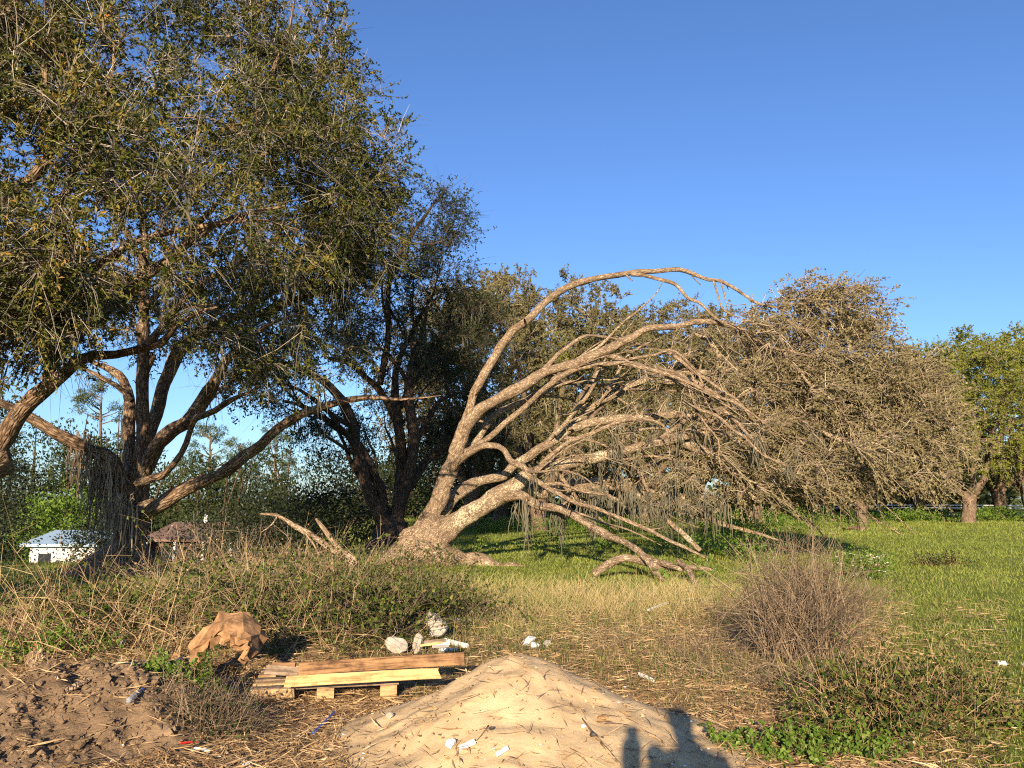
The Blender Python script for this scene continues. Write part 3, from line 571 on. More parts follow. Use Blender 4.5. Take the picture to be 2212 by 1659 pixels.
# near oak: its trunk stands just outside the picture, limbs and leaves lean in
bA = np.array((-9.6, 11.4, float(gz(-9.6, 11.4)) - .1))
pA = P(*Z3(-40, 1090), 12.6)[0]
trunkA = [[(bA[0], bA[1], bA[2] - .2, .75), (bA[0] + .1, bA[1] + .1, bA[2] + .4, .58), (bA[0] + .6, bA[1] + .5, bA[2] + 1.3, .5), (pA[0], pA[1], pA[2], .43)]]
limbsA = [limb_pts(f_, p, a, b_, 0) for f_, p, a, b_ in [
    (Z3, [(-60,1110,100),(20,1000,94),(100,860,90),(200,755,86),(320,660,76),(400,595,66),(520,545,48),(640,545,46),(760,510,44),(880,470,40),(960,380,34),(1050,325,26),(1180,290,14)], 12.6, 11.0),
    (Z3, [(-160,560,70),(-60,480,64),(20,412,60),(100,350,58),(200,260,55),(330,150,50),(450,90,48),(600,30,44),(700,-40,40),(900,-110,34),(1150,-150,26),(1400,-190,14)], 12.0, 10.2),
    (Z3, [(250,690,60),(350,500,54),(500,385,54),(650,255,58),(750,150,58),(900,50,50),(1000,-30,42),(1150,-150,34),(1350,-220,24),(1550,-260,12)], 12.2, 11.0),
    (Z2, [(-80,1250,60),(60,1100,56),(180,960,52),(290,780,50),(220,640,38),(120,570,30),(20,520,20)], 12.0, 11.0),
    (Z2, [(300,1180,44),(380,1000,44),(405,880,42),(470,790,40),(520,660,38),(540,560,26),(600,430,18),(620,260,10)], 11.8, 10.8),
    (Z2, [(240,700,36),(250,420,34),(230,230,34),(150,120,30),(40,100,24),(-80,90,16)], 11.2, 10.2),
    (Z2, [(-160,420,40),(20,230,40),(60,60,34),(20,-100,26),(40,-300,18)], 11.5, 11.2),
    (Z2, [(240,330,34),(300,180,32),(270,30,28),(330,-150,20),(360,-350,12)], 11.0, 10.6)]]
limbsA.append([(bA[0] + .5, bA[1] + .4, bA[2] + 1.2, .4), (-9.4, 11.2, 4.0, .34), (-8.6, 11.6, 6.0, .28), (-8.2, 11.4, 8.0, .2), (-7.6, 11, 10, .1)])
limbsA.append([(-8.9, 12.0, 2.4, .3), (-9.2, 11.6, 4.4, .26), tuple([*P(*Z3(-160, 560), 12.0)[0], .21])])
envA = [(80,90,190,150,10.6,1.4,2.2), (60,330,170,150,10.4,1.4,2.0), (240,300,150,120,10.2,1.2,1.0), (60,540,130,110,10.0,1.2,1.8), (60,690,120,70,10.2,1.0,1.5), (190,620,90,50,10.6,.9,.7), (330,420,140,60,10.4,1.0,.7), (-150,300,160,380,10.6,1.8,1.8), (300,560,80,40,10.4,.8,.25), (-260,620,140,220,11,1.6,.9), (520,470,150,50,10.6,.9,.5), (430,180,130,80,10.4,.9,.6)]
oak('leaning_oak', 'near oak at the picture edge whose long limbs lean in with yellowing leaves', bA, trunkA, limbsA, envA, 640, 'bark_oak', 'oak_leaf', 'twig_grey', 9, 15, .55, .078, .036, 40, 6.5, .25, tint=(.1, 1.1))

# dark many-stemmed oak between the standing oak and the fallen one
bC = P(845, 1178, 27.0)[0]; bC[2] = float(gz(bC[0], bC[1])) - .1
trunkC = [[(bC[0], bC[1], bC[2] - .2, .9), (bC[0], bC[1], bC[2] + .25, .7), (bC[0] - .1, bC[1], bC[2] + .8, .5)]]
limbsC = [limb_pts(f_, p, a, b_, 0) for f_, p, a, b_ in [
    (Z3, [(2120,1560,84),(2060,1400,76),(1990,1250,64),(1950,1050,60),(1900,870,58),(1830,760,50),(1750,690,40),(1640,620,30),(1500,590,16)], 27, 25.5),
    (Z3, [(2160,1540,80),(2170,1400,66),(2230,1200,62),(2250,1000,58),(2230,800,52),(2240,620,40),(2300,420,26),(2330,250,12)], 27, 27),
    (Z1, [(240,1640,80),(260,1500,66),(285,1400,58),(350,1280,52),(450,1170,46),(560,1070,38),(640,960,28),(700,800,16)], 27, 29),
    (Z1, [(220,1600,70),(250,1400,60),(262,1200,58),(250,1000,56),(240,850,46),(250,650,34),(330,450,24),(420,300,12)], 27, 28),
    (Z1, [(190,1560,60),(110,1300,52),(0,1100,44),(-120,1000,36),(-260,900,26),(-420,850,14)], 27, 26),
    (Z1, [(250,1000,40),(180,850,38),(90,740,34),(-40,640,28),(-180,600,18)], 28, 28),
    (Z1, [(250,900,36),(330,760,34),(420,600,30),(520,450,24),(560,300,14)], 28, 29),
    (Z1, [(240,1300,40),(350,1100,36),(420,950,32),(500,850,24),(620,800,14)], 27.4, 28),
    (Z1, [(140,760,34),(190,500,36),(180,250,34),(250,0,30),(360,-150,22),(460,-300,12)], 27.5, 27)]]
envC = [(930,465,70,95,26.5,2.2,2.4), (880,560,90,90,27,2.6,2.0), (800,640,130,120,27.5,3.0,2.4), (930,690,100,110,27.5,3.0,2.4), (880,800,140,110,27.5,3.0,2.0), (730,760,120,90,26.5,2.6,1.3), (1000,790,80,140,29,2.4,1.6), (650,690,90,60,26,2.0,.8), (800,950,130,60,28.5,2.0,.6), (960,930,70,70,28.5,2,.8), (1010,660,60,70,28.5,2,1.0), (620,830,80,40,25.5,1.5,.5), (700,900,110,50,26,1.8,.5), (900,1010,90,50,28.5,1.8,.5)]
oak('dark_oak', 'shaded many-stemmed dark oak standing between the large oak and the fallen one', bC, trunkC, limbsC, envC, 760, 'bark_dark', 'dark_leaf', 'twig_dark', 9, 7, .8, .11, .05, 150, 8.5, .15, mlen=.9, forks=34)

# ------------------------------------------------------------------ row of orchard oaks behind, and taller woodland
def make_row_oak(seed, H=12.5, cr=5.0, n=330, nt=10, nl=15, tr=.37, ch=2.4, tip=.15, trunk_bark='bark_row', leaf='row_leaf'):
    global rng
    keep = rng; rng = np.random.default_rng(seed)
    root = empty('oak_tree', (0, 0, 0)); sk = Skel(); g = G()
    lean = rng.normal(0, .12, 2)
    sk.add(limb_geo(g, [(0, 0, -.3, tr * 1.5), (0, 0, .15, tr * 1.12), (lean[0] * .4, lean[1] * .4, 1.0, tr), (lean[0], lean[1], 2.0, tr * .98)], 14, .25, .1, seed))
    fork = []
    for k in range(6):
        a = k * 2 * np.pi / 6 + rng.uniform(-.4, .4); up = rng.uniform(.3, 1.35); r = cr * rng.uniform(.5, .8)
        d = np.array([math.cos(a), math.sin(a)])
        fork.append([(lean[0] * .8, lean[1] * .8, 1.7, tr * .6), (*(lean + d * r * .25), 2.6, tr * .5), (*(lean + d * r * .6), 3 + H * .22 * up, tr * .33), (*(lean + d * r * .9), 3 + H * .33 * up, tr * .18), (*(lean + d * r), 3 + H * .38 * up, .04)])
    g.obj('trunk', M[trunk_bark], root, True)
    gb, gt, gl = G(), G(), G()
    for k, l in enumerate(fork):
        g2 = G(); sk.add(limb_geo(g2, l, 7, .4, .06, seed + k)[::2]); g2.obj('limb', M[trunk_bark], root, True)
    q = nrm(rng.normal(size=(n * 2, 3))); q = q * rng.uniform(.35, 1, (len(q), 1)) ** .4
    q = q[q[:, 2] > -.55][:n]
    a = np.arctan2(q[:, 1], q[:, 0]); lob = 1 + .16 * np.sin(3 * a + seed) + .1 * np.sin(5 * a + q[:, 2] * 4 + seed)
    zc = ch + (H - ch) * .42
    C = np.stack([q[:, 0] * cr * lob, q[:, 1] * cr * lob, zc + q[:, 2] * (H - zc) * (1 + .1 * np.sin(4 * a))], 1)
    C[:, 2] = np.maximum(C[:, 2], ch * .8)
    E, T = grow(sk, C, gb, .0, .08, 4)
    E = nrm(E * .5 + nrm(C - [0, 0, zc * .8]) * .6)
    twigs_leaves(T, E, nt, nl, .85, tip, tip * .5, gt, gl, (0, 0, .1), .7, .008, droop=-.2, bareness=.05)
    gl.obj('crown', M[leaf], root); stf(gt.obj('twigs', M['twig_tan'], root)); stf(gb.obj('branches', M[trunk_bark], root, True))
    gm = G(); s = (sk.p[:, 2] > 2.4) & (sk.p[:, 2] < 6); qq = sk.p[s]
    moss_geo(gm, qq[rng.permutation(len(qq))[:60]], 6, 1.0, .02, tuft=.12); o = gm.obj('hanging_moss', M['moss'], root); o['kind'] = 'stuff'
    rng = keep
    return root
def copy_tree(o, parent=None):
    c = o.copy(); COL.objects.link(c)
    if parent is not None: c.parent = parent
    for ch in o.children: copy_tree(ch, c)
    return c
def set_leaf(root, m):
    for ch in root.children:
        if ch.name.startswith('crown'):
            ch.material_slots[0].link = 'OBJECT'; ch.material_slots[0].material = M[m]
protos = [make_row_oak(101), make_row_oak(202, 12.5, 5.6, 360)]
used = [False, False]
def place_oak(u, d, k, h, rz, label, leaf=None, wide=1.0):
    r = protos[k] if not used[k] else copy_tree(protos[k]); used[k] = True
    x = (u - 1106) / FPX * d / (CP - (829.5 - 1110) / FPX * SP)
    r.location = (x, d, float(gz(x, d)) - .05); s = h / 12.5
    r.rotation_euler = (0, 0, rz); r.scale = (s * wide, s * wide, s)
    tag(r, label, 'tree', 'orchard oaks standing in a row behind the fallen oak')
    if leaf: set_leaf(r, leaf)
    return r
place_oak(1862, 46, 0, 10.2, .3, 'oak with pale stout trunk showing under the fallen crown, low soil heap at its foot')
place_oak(1628, 47, 1, 11.2, 2.1, 'oak whose trunk stands right behind the tips of the fallen limbs')
place_oak(1795, 54, 0, 10.5, 4.0, 'oak with dark shaded trunk just left of the pale-trunked oak')
place_oak(2092, 48, 1, 11.6, 1.2, 'lime green oak with forked short trunk beyond the bent crown', 'lime_leaf', 1.05)
place_oak(2235, 50, 0, 12.6, 5.0, 'lime green oak cut off by the right picture edge', 'lime_leaf', 1.1)
place_oak(1985, 62, 1, 13.0, .7, 'olive oak rising behind the gap left of the lime green oak', 'lime_leaf')
place_oak(1395, 46, 0, 13.0, 2.8, 'olive oak crown seen through the middle of the fallen limbs')
place_oak(1510, 52, 1, 14.6, 3.6, 'greyish oak crown behind the upper arching limb tips')
place_oak(1275, 52, 0, 13.6, 1.0, 'yellowish green oak top peeping over the row below the arch', 'lime_leaf', .8)
place_oak(1165, 38, 1, 12.6, 5.4, 'tall olive oak behind the base of the arching limb')
place_oak(1020, 42, 0, 14.2, .5, 'tallest olive oak rising just right of the dark many-stemmed oak', None, .85)
place_oak(1340, 62, 1, 15.5, 4.4, 'tall dull oak filling the gap behind the middle limbs')
place_oak(1620, 60, 0, 15.0, 5.9, 'dull oak behind the limb tips, its crown merging with the bent one')
place_oak(1080, 54, 1, 15.5, 2.5, 'olive oak partly hidden by the tallest one')
place_oak(2160, 58, 0, 13.6, 3.1, 'bright lime oak seen between the forked one and the edge tree', 'lime_leaf')
place_oak(2420, 60, 1, 15.0, 2.0, 'grey green oak beyond the right picture edge')

def leaf_mass(spec, n, ll, lw, tint=(0, 1), g=None):
    """leaves in ragged clumps inside world ellipsoids (x, y, z, rx, ry, rz, weight)"""
    g = g or G(); w = np.array([s[6] for s in spec], float); w /= w.sum()
    for s, k in zip(spec, rng.multinomial(n, w)):
        if k < 4: continue
        nc = max(3, k // 55); q = nrm(rng.normal(size=(nc, 3))) * rng.uniform(.25, 1, (nc, 1)) ** .5
        C = np.array(s[:3]) + q * np.array(s[3:6]); j = rng.integers(0, nc, k); sz = .22 * min(s[3:6]) + .12
        p_ = C[j] + rng.normal(0, 1, (k, 3)) * sz * [1, 1, .6]
        p_[:, 2] = np.maximum(p_[:, 2], s[2] - s[5])
        tt = np.clip(tint[0] + (tint[1] - tint[0]) * (.4 * rng.uniform(0, 1, nc)[j] + .6 * rng.beta(2, 2, k)), 0, 1)
        V, Q, A = leaves(p_, nrm(nrm(p_ - np.array(s[:3])) + rng.normal(0, .8, (k, 3))), ll * rng.uniform(.6, 1.4, k), lw * rng.uniform(.6, 1.3, k), tt); g.add(V, Q, tint=A)
    return g
def wpt(u, v, d): return P(u, v, d)[0]
# far woodland on the lower ground and along the far field edge: one mass each
spec = []
for u in range(-260, 1100, 46):
    d = rng.uniform(58, 84); top = 990 + 40 * math.sin(u * .02) + rng.uniform(-50, 45)
    if 480 < u < 760: top += 45
    if u < 240: top -= 60
    c = wpt(u, top, d); gzv = float(gz(c[0], d)); h = c[2] - gzv
    spec.append((c[0], d, gzv + h * .5, 3.2, 3, h * .52, 1.3))
g = leaf_mass(spec, 50000, .40, .18)
stems = []
for s in spec:
    for _ in range(3):
        x, y = s[0] + rng.uniform(-2.5, 2.5), s[1] + rng.uniform(-2, 2); z0 = float(gz(x, y)); stems.append([(x, y, z0), (x + rng.normal(0, .3), y, z0 + s[5]), (x + rng.normal(0, .8), y, z0 + 1.9 * s[5])])
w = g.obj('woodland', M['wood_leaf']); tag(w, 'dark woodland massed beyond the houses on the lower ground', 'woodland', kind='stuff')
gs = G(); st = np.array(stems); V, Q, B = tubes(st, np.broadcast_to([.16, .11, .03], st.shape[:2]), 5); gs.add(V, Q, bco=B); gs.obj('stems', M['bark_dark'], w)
spec = []
for u in range(1080, 2700, 60):
    d = rng.uniform(88, 120); x = (u - 1106) / FPX * d; h = rng.uniform(7, 10.5); spec.append((x, d, h * .5, 4.2, 3, h * .5, 1))
    spec.append((x + rng.uniform(-3, 3), 86, 1.4, 3.8, 1.5, 1.7, .6))
w = leaf_mass(spec, 30000, .8, .5).obj('woodland', M['wood_leaf']); tag(w, 'distant tree belt along the far edge of the field', 'woodland', kind='stuff')

def pine(u, vtop, d, label, s):
    c = wpt(u, vtop, d); z0 = float(gz(c[0], d)); H = c[2] - z0; root = empty('pine_tree', (c[0], d, z0)); tag(root, label, 'tree', 'pines beyond the houses')
    g = G(); limb_geo(g, [(c[0], d, z0 - .2, .3), (c[0] + .2, d, z0 + H * .5, .22), (c[0], d, z0 + H * .97, .05)], 7, .8, .05, s); g.obj('trunk', M['bark_row'], root, True)
    gb, gl = G(), G(); sp = []; T = []
    for k in range(26):
        f = rng.uniform(.5, 1.0); a = rng.uniform(0, 6.28); r = (1.12 - f) * 5.2 * rng.uniform(.5, 1.2) + .4
        e = np.array((c[0] + r * math.cos(a), d + r * math.sin(a), z0 + H * f + .4)); st_ = np.array((c[0], d, z0 + H * f - .5)); T.append([st_, (st_ + e) / 2 + [0, 0, -.1], e])
        sp.append((*e, .95, .95, .5, 1))
    T = np.array(T); V, Q, B = tubes(T, np.broadcast_to([.07, .05, .02], T.shape[:2]), 4); gb.add(V, Q, bco=B)
    leaf_mass(sp, 5200, .3, .07, g=gl).obj('crown', M['pine_leaf'], root); stf(gb.obj('branches', M['bark_row'], root))
pine(455, 925, 82, 'round-topped pine seen right of the large oak trunk', 1)
pine(596, 925, 92, 'slender pine with open crown above the long low limb', 2)
pine(222, 820, 78, 'tall thin pine seen between the forks of the large oak', 3)
pine(520, 955, 95, 'small pine between the round-topped and the slender one', 4)

# shade tree: stands behind the viewpoint at the left, its shadow lies over the lawn
r = place_oak(1106, 40, 0, 9.4, 1.9, 'oak standing behind the viewpoint that shades the lawn'); r.location = (-14.2, -6.0, 0); r.scale = (.85, .85, .76); del r['group']
# ------------------------------------------------------------------ houses and fences far behind
M['white_wall'] = plain('white_wall', (.55, .54, .52), .15, 2)
M['metal_roof'] = plain('metal_roof', (.30, .42, .50), .15, 3, .45, .5)
M['brown_roof'] = plain('brown_roof', (.17, .105, .075), .35, 6)
M['brown_wall'] = plain('brown_wall', (.10, .065, .045), .3, 5)
M['white_paint'] = plain('white_paint', (.62, .61, .58), .12, 8)
M['dark_glass'] = plain('dark_glass', (.02, .025, .03), .1, 3, .15, .6, 0)
def box_geo(g, a, b, tint=.5):
    x0, y0, z0 = a; x1, y1, z1 = b
    V = [(x0,y0,z0),(x1,y0,z0),(x1,y1,z0),(x0,y1,z0),(x0,y0,z1),(x1,y0,z1),(x1,y1,z1),(x0,y1,z1)]
    g.add(V, [(0,3,2,1),(4,5,6,7),(0,1,5,4),(1,2,6,5),(2,3,7,6),(3,0,4,7)], tint=tint)
def bx(name, m, a, b, parent): g = G(); box_geo(g, a, b); return g.obj(name, m, parent)
def gable(name, m, x0, x1, y0, y1, ze, zr, parent, over=.4, t=.14):
    g = G(); ym = (y0 + y1) / 2
    for s, yy in ((-1, y0 - over), (1, y1 + over)):
        V = [(x0 - over, yy, ze - .1), (x1 + over, yy, ze - .1), (x1 + over, ym, zr), (x0 - over, ym, zr)]
        V += [(v[0], v[1], v[2] + t) for v in V]
        g.add(V, [(0,3,2,1),(4,5,6,7),(0,1,5,4),(1,2,6,5),(2,3,7,6),(3,0,4,7)])
    return g.obj(name, m, parent)
def house(name, label, u0, u1, d, ve, vr, wallm, roofm, depth=8):
    x0, x1 = P(u0, ve, d)[0][0], P(u1, ve, d)[0][0]; ze, zr = P(u0, ve, d)[0][2], P(u0, vr, d + depth / 2)[0][2]
    z0 = float(min(gz(x0, d), gz(x1, d))) - .3; root = empty(name, ((x0 + x1) / 2, d, z0)); tag(root, label, 'house')
    bx('wall', wallm, (x0, d, z0), (x1, d + depth, ze), root)
    gable('roof', roofm, x0, x1, d, d + depth, ze, zr, root)
    g = G(); V = [(x0 + .01, d + .05, ze), (x0 + .01, d + depth - .05, ze), (x0 + .01, d + depth / 2, zr - .1), (x1 - .01, d + .05, ze), (x1 - .01, d + depth - .05, ze), (x1 - .01, d + depth / 2, zr - .1)]
    g.add(V[:3], None, [(0, 1, 2)]); g.obj('gable', wallm, root); G().add(V[3:], None, [(0, 2, 1)]).obj('gable', wallm, root)
    return root, x0, x1, z0, ze, zr
r_, x0, x1, z0, ze, zr = house('shed', 'low white shed with pale blue metal roof beyond the shaded lawn', 66, 205, 44, 1176, 1150, M['white_wall'], M['metal_roof'], 6)
bx('door', M['dark_glass'], (x0 + 1.9, 43.97, z0), (x0 + 2.8, 43.995, z0 + 2.1), r_); bx('window', M['dark_glass'], (x0 + .5, 43.97, ze - 1.2), (x0 + 1.2, 43.995, ze - .5), r_)
r_, x0, x1, z0, ze, zr = house('bungalow', 'low brown-roofed house with white porch posts seen behind the brambles', 322, 560, 50, 1166, 1132, M['brown_wall'], M['brown_roof'], 9)
for k in range(5): bx('porch_post', M['white_paint'], (x0 + .4 + k * 1.75, 48.6, z0), (x0 + .54 + k * 1.75, 48.74, ze - .06), r_)
for k, zz in enumerate((.55, 1.0)): bx('railing', M['white_paint'], (x0 + .3, 48.62, z0 + .3 + zz), (x0 + 7.6, 48.7, z0 + .38 + zz), r_)
for k in range(3): bx('window', M['dark_glass'], (x0 + .8 + 2.3 * k, 49.97, ze - 1.5), (x0 + 1.9 + 2.3 * k, 49.994, ze - .4), r_)
bx('vent_pipe', M['white_paint'], (x0 + 1.75, 54.2, zr - .2), (x0 + 2.0, 54.45, zr + .65), r_)
rf = [c for c in r_.children if c.name.startswith('roof')][0]; vp = [c for c in r_.children if c.name.startswith('vent_pipe')][0]; vp.parent = rf; vp.matrix_parent_inverse = Matrix.Identity(4)
def fence(label, p0, p1, n, h, rails):
    root = empty('rail_fence', (*p0, float(gz(*p0)))); tag(root, label, 'fence'); p0, p1 = np.array(p0), np.array(p1); pr = []
    for k in range(n + 1):
        q = p0 + (p1 - p0) * k / n; z = float(gz(q[0], q[1])); bx('post', M['white_paint'], (q[0] - .06, q[1] - .06, z - .2), (q[0] + .06, q[1] + .06, z + h), root); pr.append((*q, z))
    for zz in rails:
        for a, c in zip(pr[:-1], pr[1:]):
            g = G(); pts = np.array([[(a[0], a[1] - .08, a[2] + zz), (c[0], c[1] - .08, c[2] + zz)]]); V, Q, B = tubes(pts, np.full((1, 2), .05), 4); g.add(V, Q); g.obj('rail', M['white_paint'], root)
fence('white rail fence in front of the white shed', (-26.5, 38.0), (-20.5, 38.4), 4, 1.0, (.45, .85))
fence('far white rail fence under the trees across the green field', (31, 80), (60, 80), 9, .8, (.45, .72))

# ------------------------------------------------------------------ sand heap and churned soil bank
def sand_h(x, y):
    dx, dy = x - .02, y - 5.62
    rr = np.sqrt((dx / np.where(dx < 0, .80, .92)) ** 2 + (dy / np.where(dy < 0, 1.0, .62)) ** 2); h = .55 * np.exp(-1.15 * rr ** 1.85)
    h = h + .04 * np.exp(-((x - 1.0) / .6) ** 2 - ((y - 4.9) / .8) ** 2) + .04 * np.exp(-((x - .2) / 1.1) ** 2 - ((y - 4.2) / .9) ** 2)
    k = np.minimum(1, h / .12)
    return gz(x, y) - .035 + h + k * (.045 * fbm(x * 2.0, y * 2.0, 61, 3) + .022 * fbm(x * 7, y * 7, 63, 3) - .05 * np.maximum(0, vn(x * 3.3, y * 3.3, 65) - .35) + .02 * np.abs(vn(x * 1.7 + y, y * 4 - x, 67)))
def soil_h(x, y):
    h = .27 * np.exp(-((x + 3.15) / .85) ** 2 - ((y - 5.9) / .85) ** 2) + .22 * np.exp(-((x + 3.7) / .9) ** 2 - ((y - 5.1) / .6) ** 2) + .14 * np.exp(-((x + 2.5) / .5) ** 2 - ((y - 5.7) / .5) ** 2)
    k = np.minimum(1, h / .1)
    rut = np.abs(vn((x + y * .8) * 3.1, (y - x * .3) * 1.2, 75))
    return gz(x, y) - .03 + h + k * (.09 * fbm(x * 2.0, y * 2.0, 71, 4) + .08 * rut + .015 * fbm(x * 9, y * 9, 73, 3) + .022 * (1 - np.abs(vn(x * 13 + y * 4, y * 16, 77))) + .02 * vn(x * 33, y * 33, 78))
def top(x, y):
    z = gz(x, y); z = np.where((x > -1.9) & (x < 2.4) & (y > 3.2) & (y < 7), np.maximum(z, sand_h(x, y)), z)
    return np.where((x > -5.4) & (x < -1.5) & (y > 3.8) & (y < 7.6), np.maximum(z, soil_h(x, y)), z)
def patch(name, fn, x0, x1, y0, y1, st, m):
    xs, ys = np.arange(x0, x1, st), np.arange(y0, y1, st); X, Y = np.meshgrid(xs, ys); n = len(xs); i = np.arange(len(ys) - 1)[:, None] * n + np.arange(n - 1)[None, :]
    return G().add(np.stack([X, Y, fn(X, Y)], -1), np.stack([i, i + 1, i + n + 1, i + n], -1)).obj(name, m, smooth=True)
def soil_mat(name, a, b_, c, sc=14, bs=.5, bd=.02):
    m, N, Lk, b = mat(name); p = pos(N); n1, n2, n3 = noise(N, Lk, sc, 6, .7, p), noise(N, Lk, 2.3, 4, .6, p), noise(N, Lk, 170, 3, .7, p)
    r = ramp(N, [(.28, a), (.5, b_), (.72, c)]); mx = N.new('ShaderNodeMath'); mx.operation = 'MULTIPLY_ADD'; Lk.new(n2.outputs[0], mx.inputs[0]); mx.inputs[1].default_value = .55
    sb = N.new('ShaderNodeMath'); sb.operation = 'MULTIPLY'; Lk.new(n1.outputs[0], sb.inputs[0]); sb.inputs[1].default_value = .45; Lk.new(sb.outputs[0], mx.inputs[2]); Lk.new(mx.outputs[0], r.inputs[0])
    f = ramp(N, [(.3, (.75, .74, .72)), (.7, (1.15, 1.14, 1.12))]); Lk.new(n3.outputs[0], f.inputs[0])
    Lk.new(mixc(N, Lk, 1.0, r.outputs[0], f.outputs[0], 'MULTIPLY'), b.inputs['Base Color']); b.inputs['Roughness'].default_value = .95; b.inputs['Specular IOR Level'].default_value = .1
    ad = N.new('ShaderNodeMath'); ad.operation = 'MULTIPLY_ADD'; Lk.new(n3.outputs[0], ad.inputs[0]); ad.inputs[1].default_value = .25; Lk.new(n1.outputs[0], ad.inputs[2]); bump(N, Lk, ad.outputs[0], b, bs, bd)
    return m
M['sand'] = soil_mat('sand', (.34, .24, .13), (.50, .37, .21), (.60, .465, .285), 9, .5, .02)
M['soil'] = soil_mat('soil', (.10, .066, .040), (.20, .138, .084), (.34, .245, .15), 9, .8, .03)
tag(patch('sand_heap', sand_h, -1.9, 2.4, 3.6, 7.0, .03, M['sand']), 'pale tan sand heap at the bottom middle strewn with roots and white crumbs', 'sand heap')
tag(patch('soil_bank', soil_h, -5.4, -1.5, 3.8, 7.6, .03, M['soil']), 'churned brown soil bank with ruts in the lower left corner', 'soil bank')

import bmesh
def ico(sub):
    bm = bmesh.new(); bmesh.ops.create_icosphere(bm, subdivisions=sub, radius=1); bm.verts.ensure_lookup_table()
    V = np.array([v.co[:] for v in bm.verts]); F = np.array([[v.index for v in f.verts] for f in bm.faces]); bm.free(); return V, F
ICO0, ICO1, ICO2, ICO3 = ico(1), ico(2), ico(3), ico(3)
ICO1 = ico(2)
def rock_geo(g, c, r, base=ICO2, jag=.22, rot=None, cuts=7):
    V, F = base; V = V.copy()
    for _ in range(cuts):
        n = nrm(rng.normal(size=3)); d = rng.uniform(.45, .85) if cuts < 10 else rng.uniform(.4, .72); h = V @ n; V = V - np.where(h > d, h - d, 0)[:, None] * n
    V = V * (1 + jag * rng.uniform(-1, 1, (len(V), 1)) * .35)
    a = rng.uniform(0, 6.28) if rot is None else rot; ca, sa = math.cos(a), math.sin(a)
    V = V * np.asarray(r); V = V @ np.array([[ca, sa, 0], [-sa, ca, 0], [0, 0, 1]])
    g.add(V + np.asarray(c), None, F, tint=rng.uniform(0, 1))
g = G()
for _ in range(2100):
    x, y = rng.normal(-3.2, .75), rng.normal(5.6, .6); band = rng.uniform(0, 1) < .5
    if band: f_ = rng.uniform(0, 1); o_ = .45 * int(rng.integers(0, 3)); x, y = -4.3 + 1.9 * f_ + o_ * .6 + rng.normal(0, .07), 4.75 + 1.5 * f_ - o_ * .75 + rng.normal(0, .07)
    if not (-5.2 < x < -1.8 and 4.0 < y < 7.3): continue
    r = min(rng.exponential(.008) + .005, .03) if not band else min(rng.exponential(.008) + .008, .032); rock_geo(g, (x, y, float(top(x, y)) + r * .3), (r * 1.2, r, r * .8), ICO0, .8)
tag(g.obj('soil_clods', M['soil']), 'crumbled brown clods over the soil bank', 'soil clods', kind='stuff')

# ------------------------------------------------------------------ grass, straw, undergrowth
def polar(n, d0, d1, k, a0=-.78, a1=.78):
    u = rng.uniform(0, 1, n); e = 2 - k
    d = (d0 ** e + u * (d1 ** e - d0 ** e)) ** (1 / e) if abs(e) > 1e-6 else d0 * (d1 / d0) ** u
    a = rng.uniform(a0, a1, n); return a * d, d
x, y = polar(210000, 4.6, 62, 1.75); ge = green(x, y); keep = rng.uniform(0, 1, len(x)) < ge; x, y = x[keep], y[keep]
h = (.036 + .0011 * y) * rng.uniform(.5, 1.7, len(x)) * (1 + .35 * fbm(x * .8, y * .8, 31, 2))
w = .0026 + .00062 * y
tt = np.clip(.42 + .3 * fbm(x * .35, y * .35, 33, 3) + rng.normal(0, .2, len(x)), 0, 1)
nr_ = y < 11; g = G(); V, Q, T, A = blades(np.stack([x, y, gz(x, y) - .005], 1)[nr_], h[nr_], w[nr_], .8, tt[nr_]); g.add(V, Q, T, A)
f_ = ~nr_; n = int(f_.sum()); a_ = rng.uniform(0, 6.28, n); s_ = np.stack([np.cos(a_), np.sin(a_) * .3, 0 * a_], 1) * w[f_][:, None] * .6; C = np.stack([x, y, gz(x, y) - .005], 1)[f_]; V = np.stack([C - s_, C + s_, C + np.stack([rng.normal(0, .5, n), rng.normal(0, .5, n), np.ones(n)], 1) * h[f_][:, None]], 1); g.add(V, None, np.arange(n * 3).reshape(-1, 3), np.repeat(tt[f_], 3))
tag(g.obj('grass', M['grass']), 'bright green short grass of the open field', 'grass', kind='stuff')
# tufty half-dry grass on the tipped ground
x, y = polar(115000, 5.4, 15.5, 1.2, -.55, .62); ge = green(x, y); n = fbm(x * .7, y * .7, 41, 3)
dens = np.clip(.55 + .9 * n, .06, 1) * (1 - .75 * ge) * sstep(5.2, 7.6, y + .4 * n - .3 * np.abs(x - .2) * (y < 7)) * (top(x, y) < gz(x, y) + .03)
keep = rng.uniform(0, 1, len(x)) < dens; x, y, n = x[keep], y[keep], n[keep]
tall = sstep(8.5, 13.5, y + 1.2 * n) * sstep(-2.4, -.8, x) * sstep(4.6, 3.0, x)
h = (.085 + .085 * tall) * rng.lognormal(0, .45, len(x)); tt = np.clip(.36 + .24 * tall - .35 * fbm(x * 1.1, y * 1.1, 43, 2) + rng.normal(0, .24, len(x)), 0, 1)
nr_ = y < 9; w = .003 + .00028 * y; g = G(); V, Q, T, A = blades(np.stack([x, y, gz(x, y) - .005], 1)[nr_], h[nr_], w[nr_], 1.5 * rng.uniform(.2, 1.6, int(nr_.sum())), tt[nr_]); g.add(V, Q, T, A)
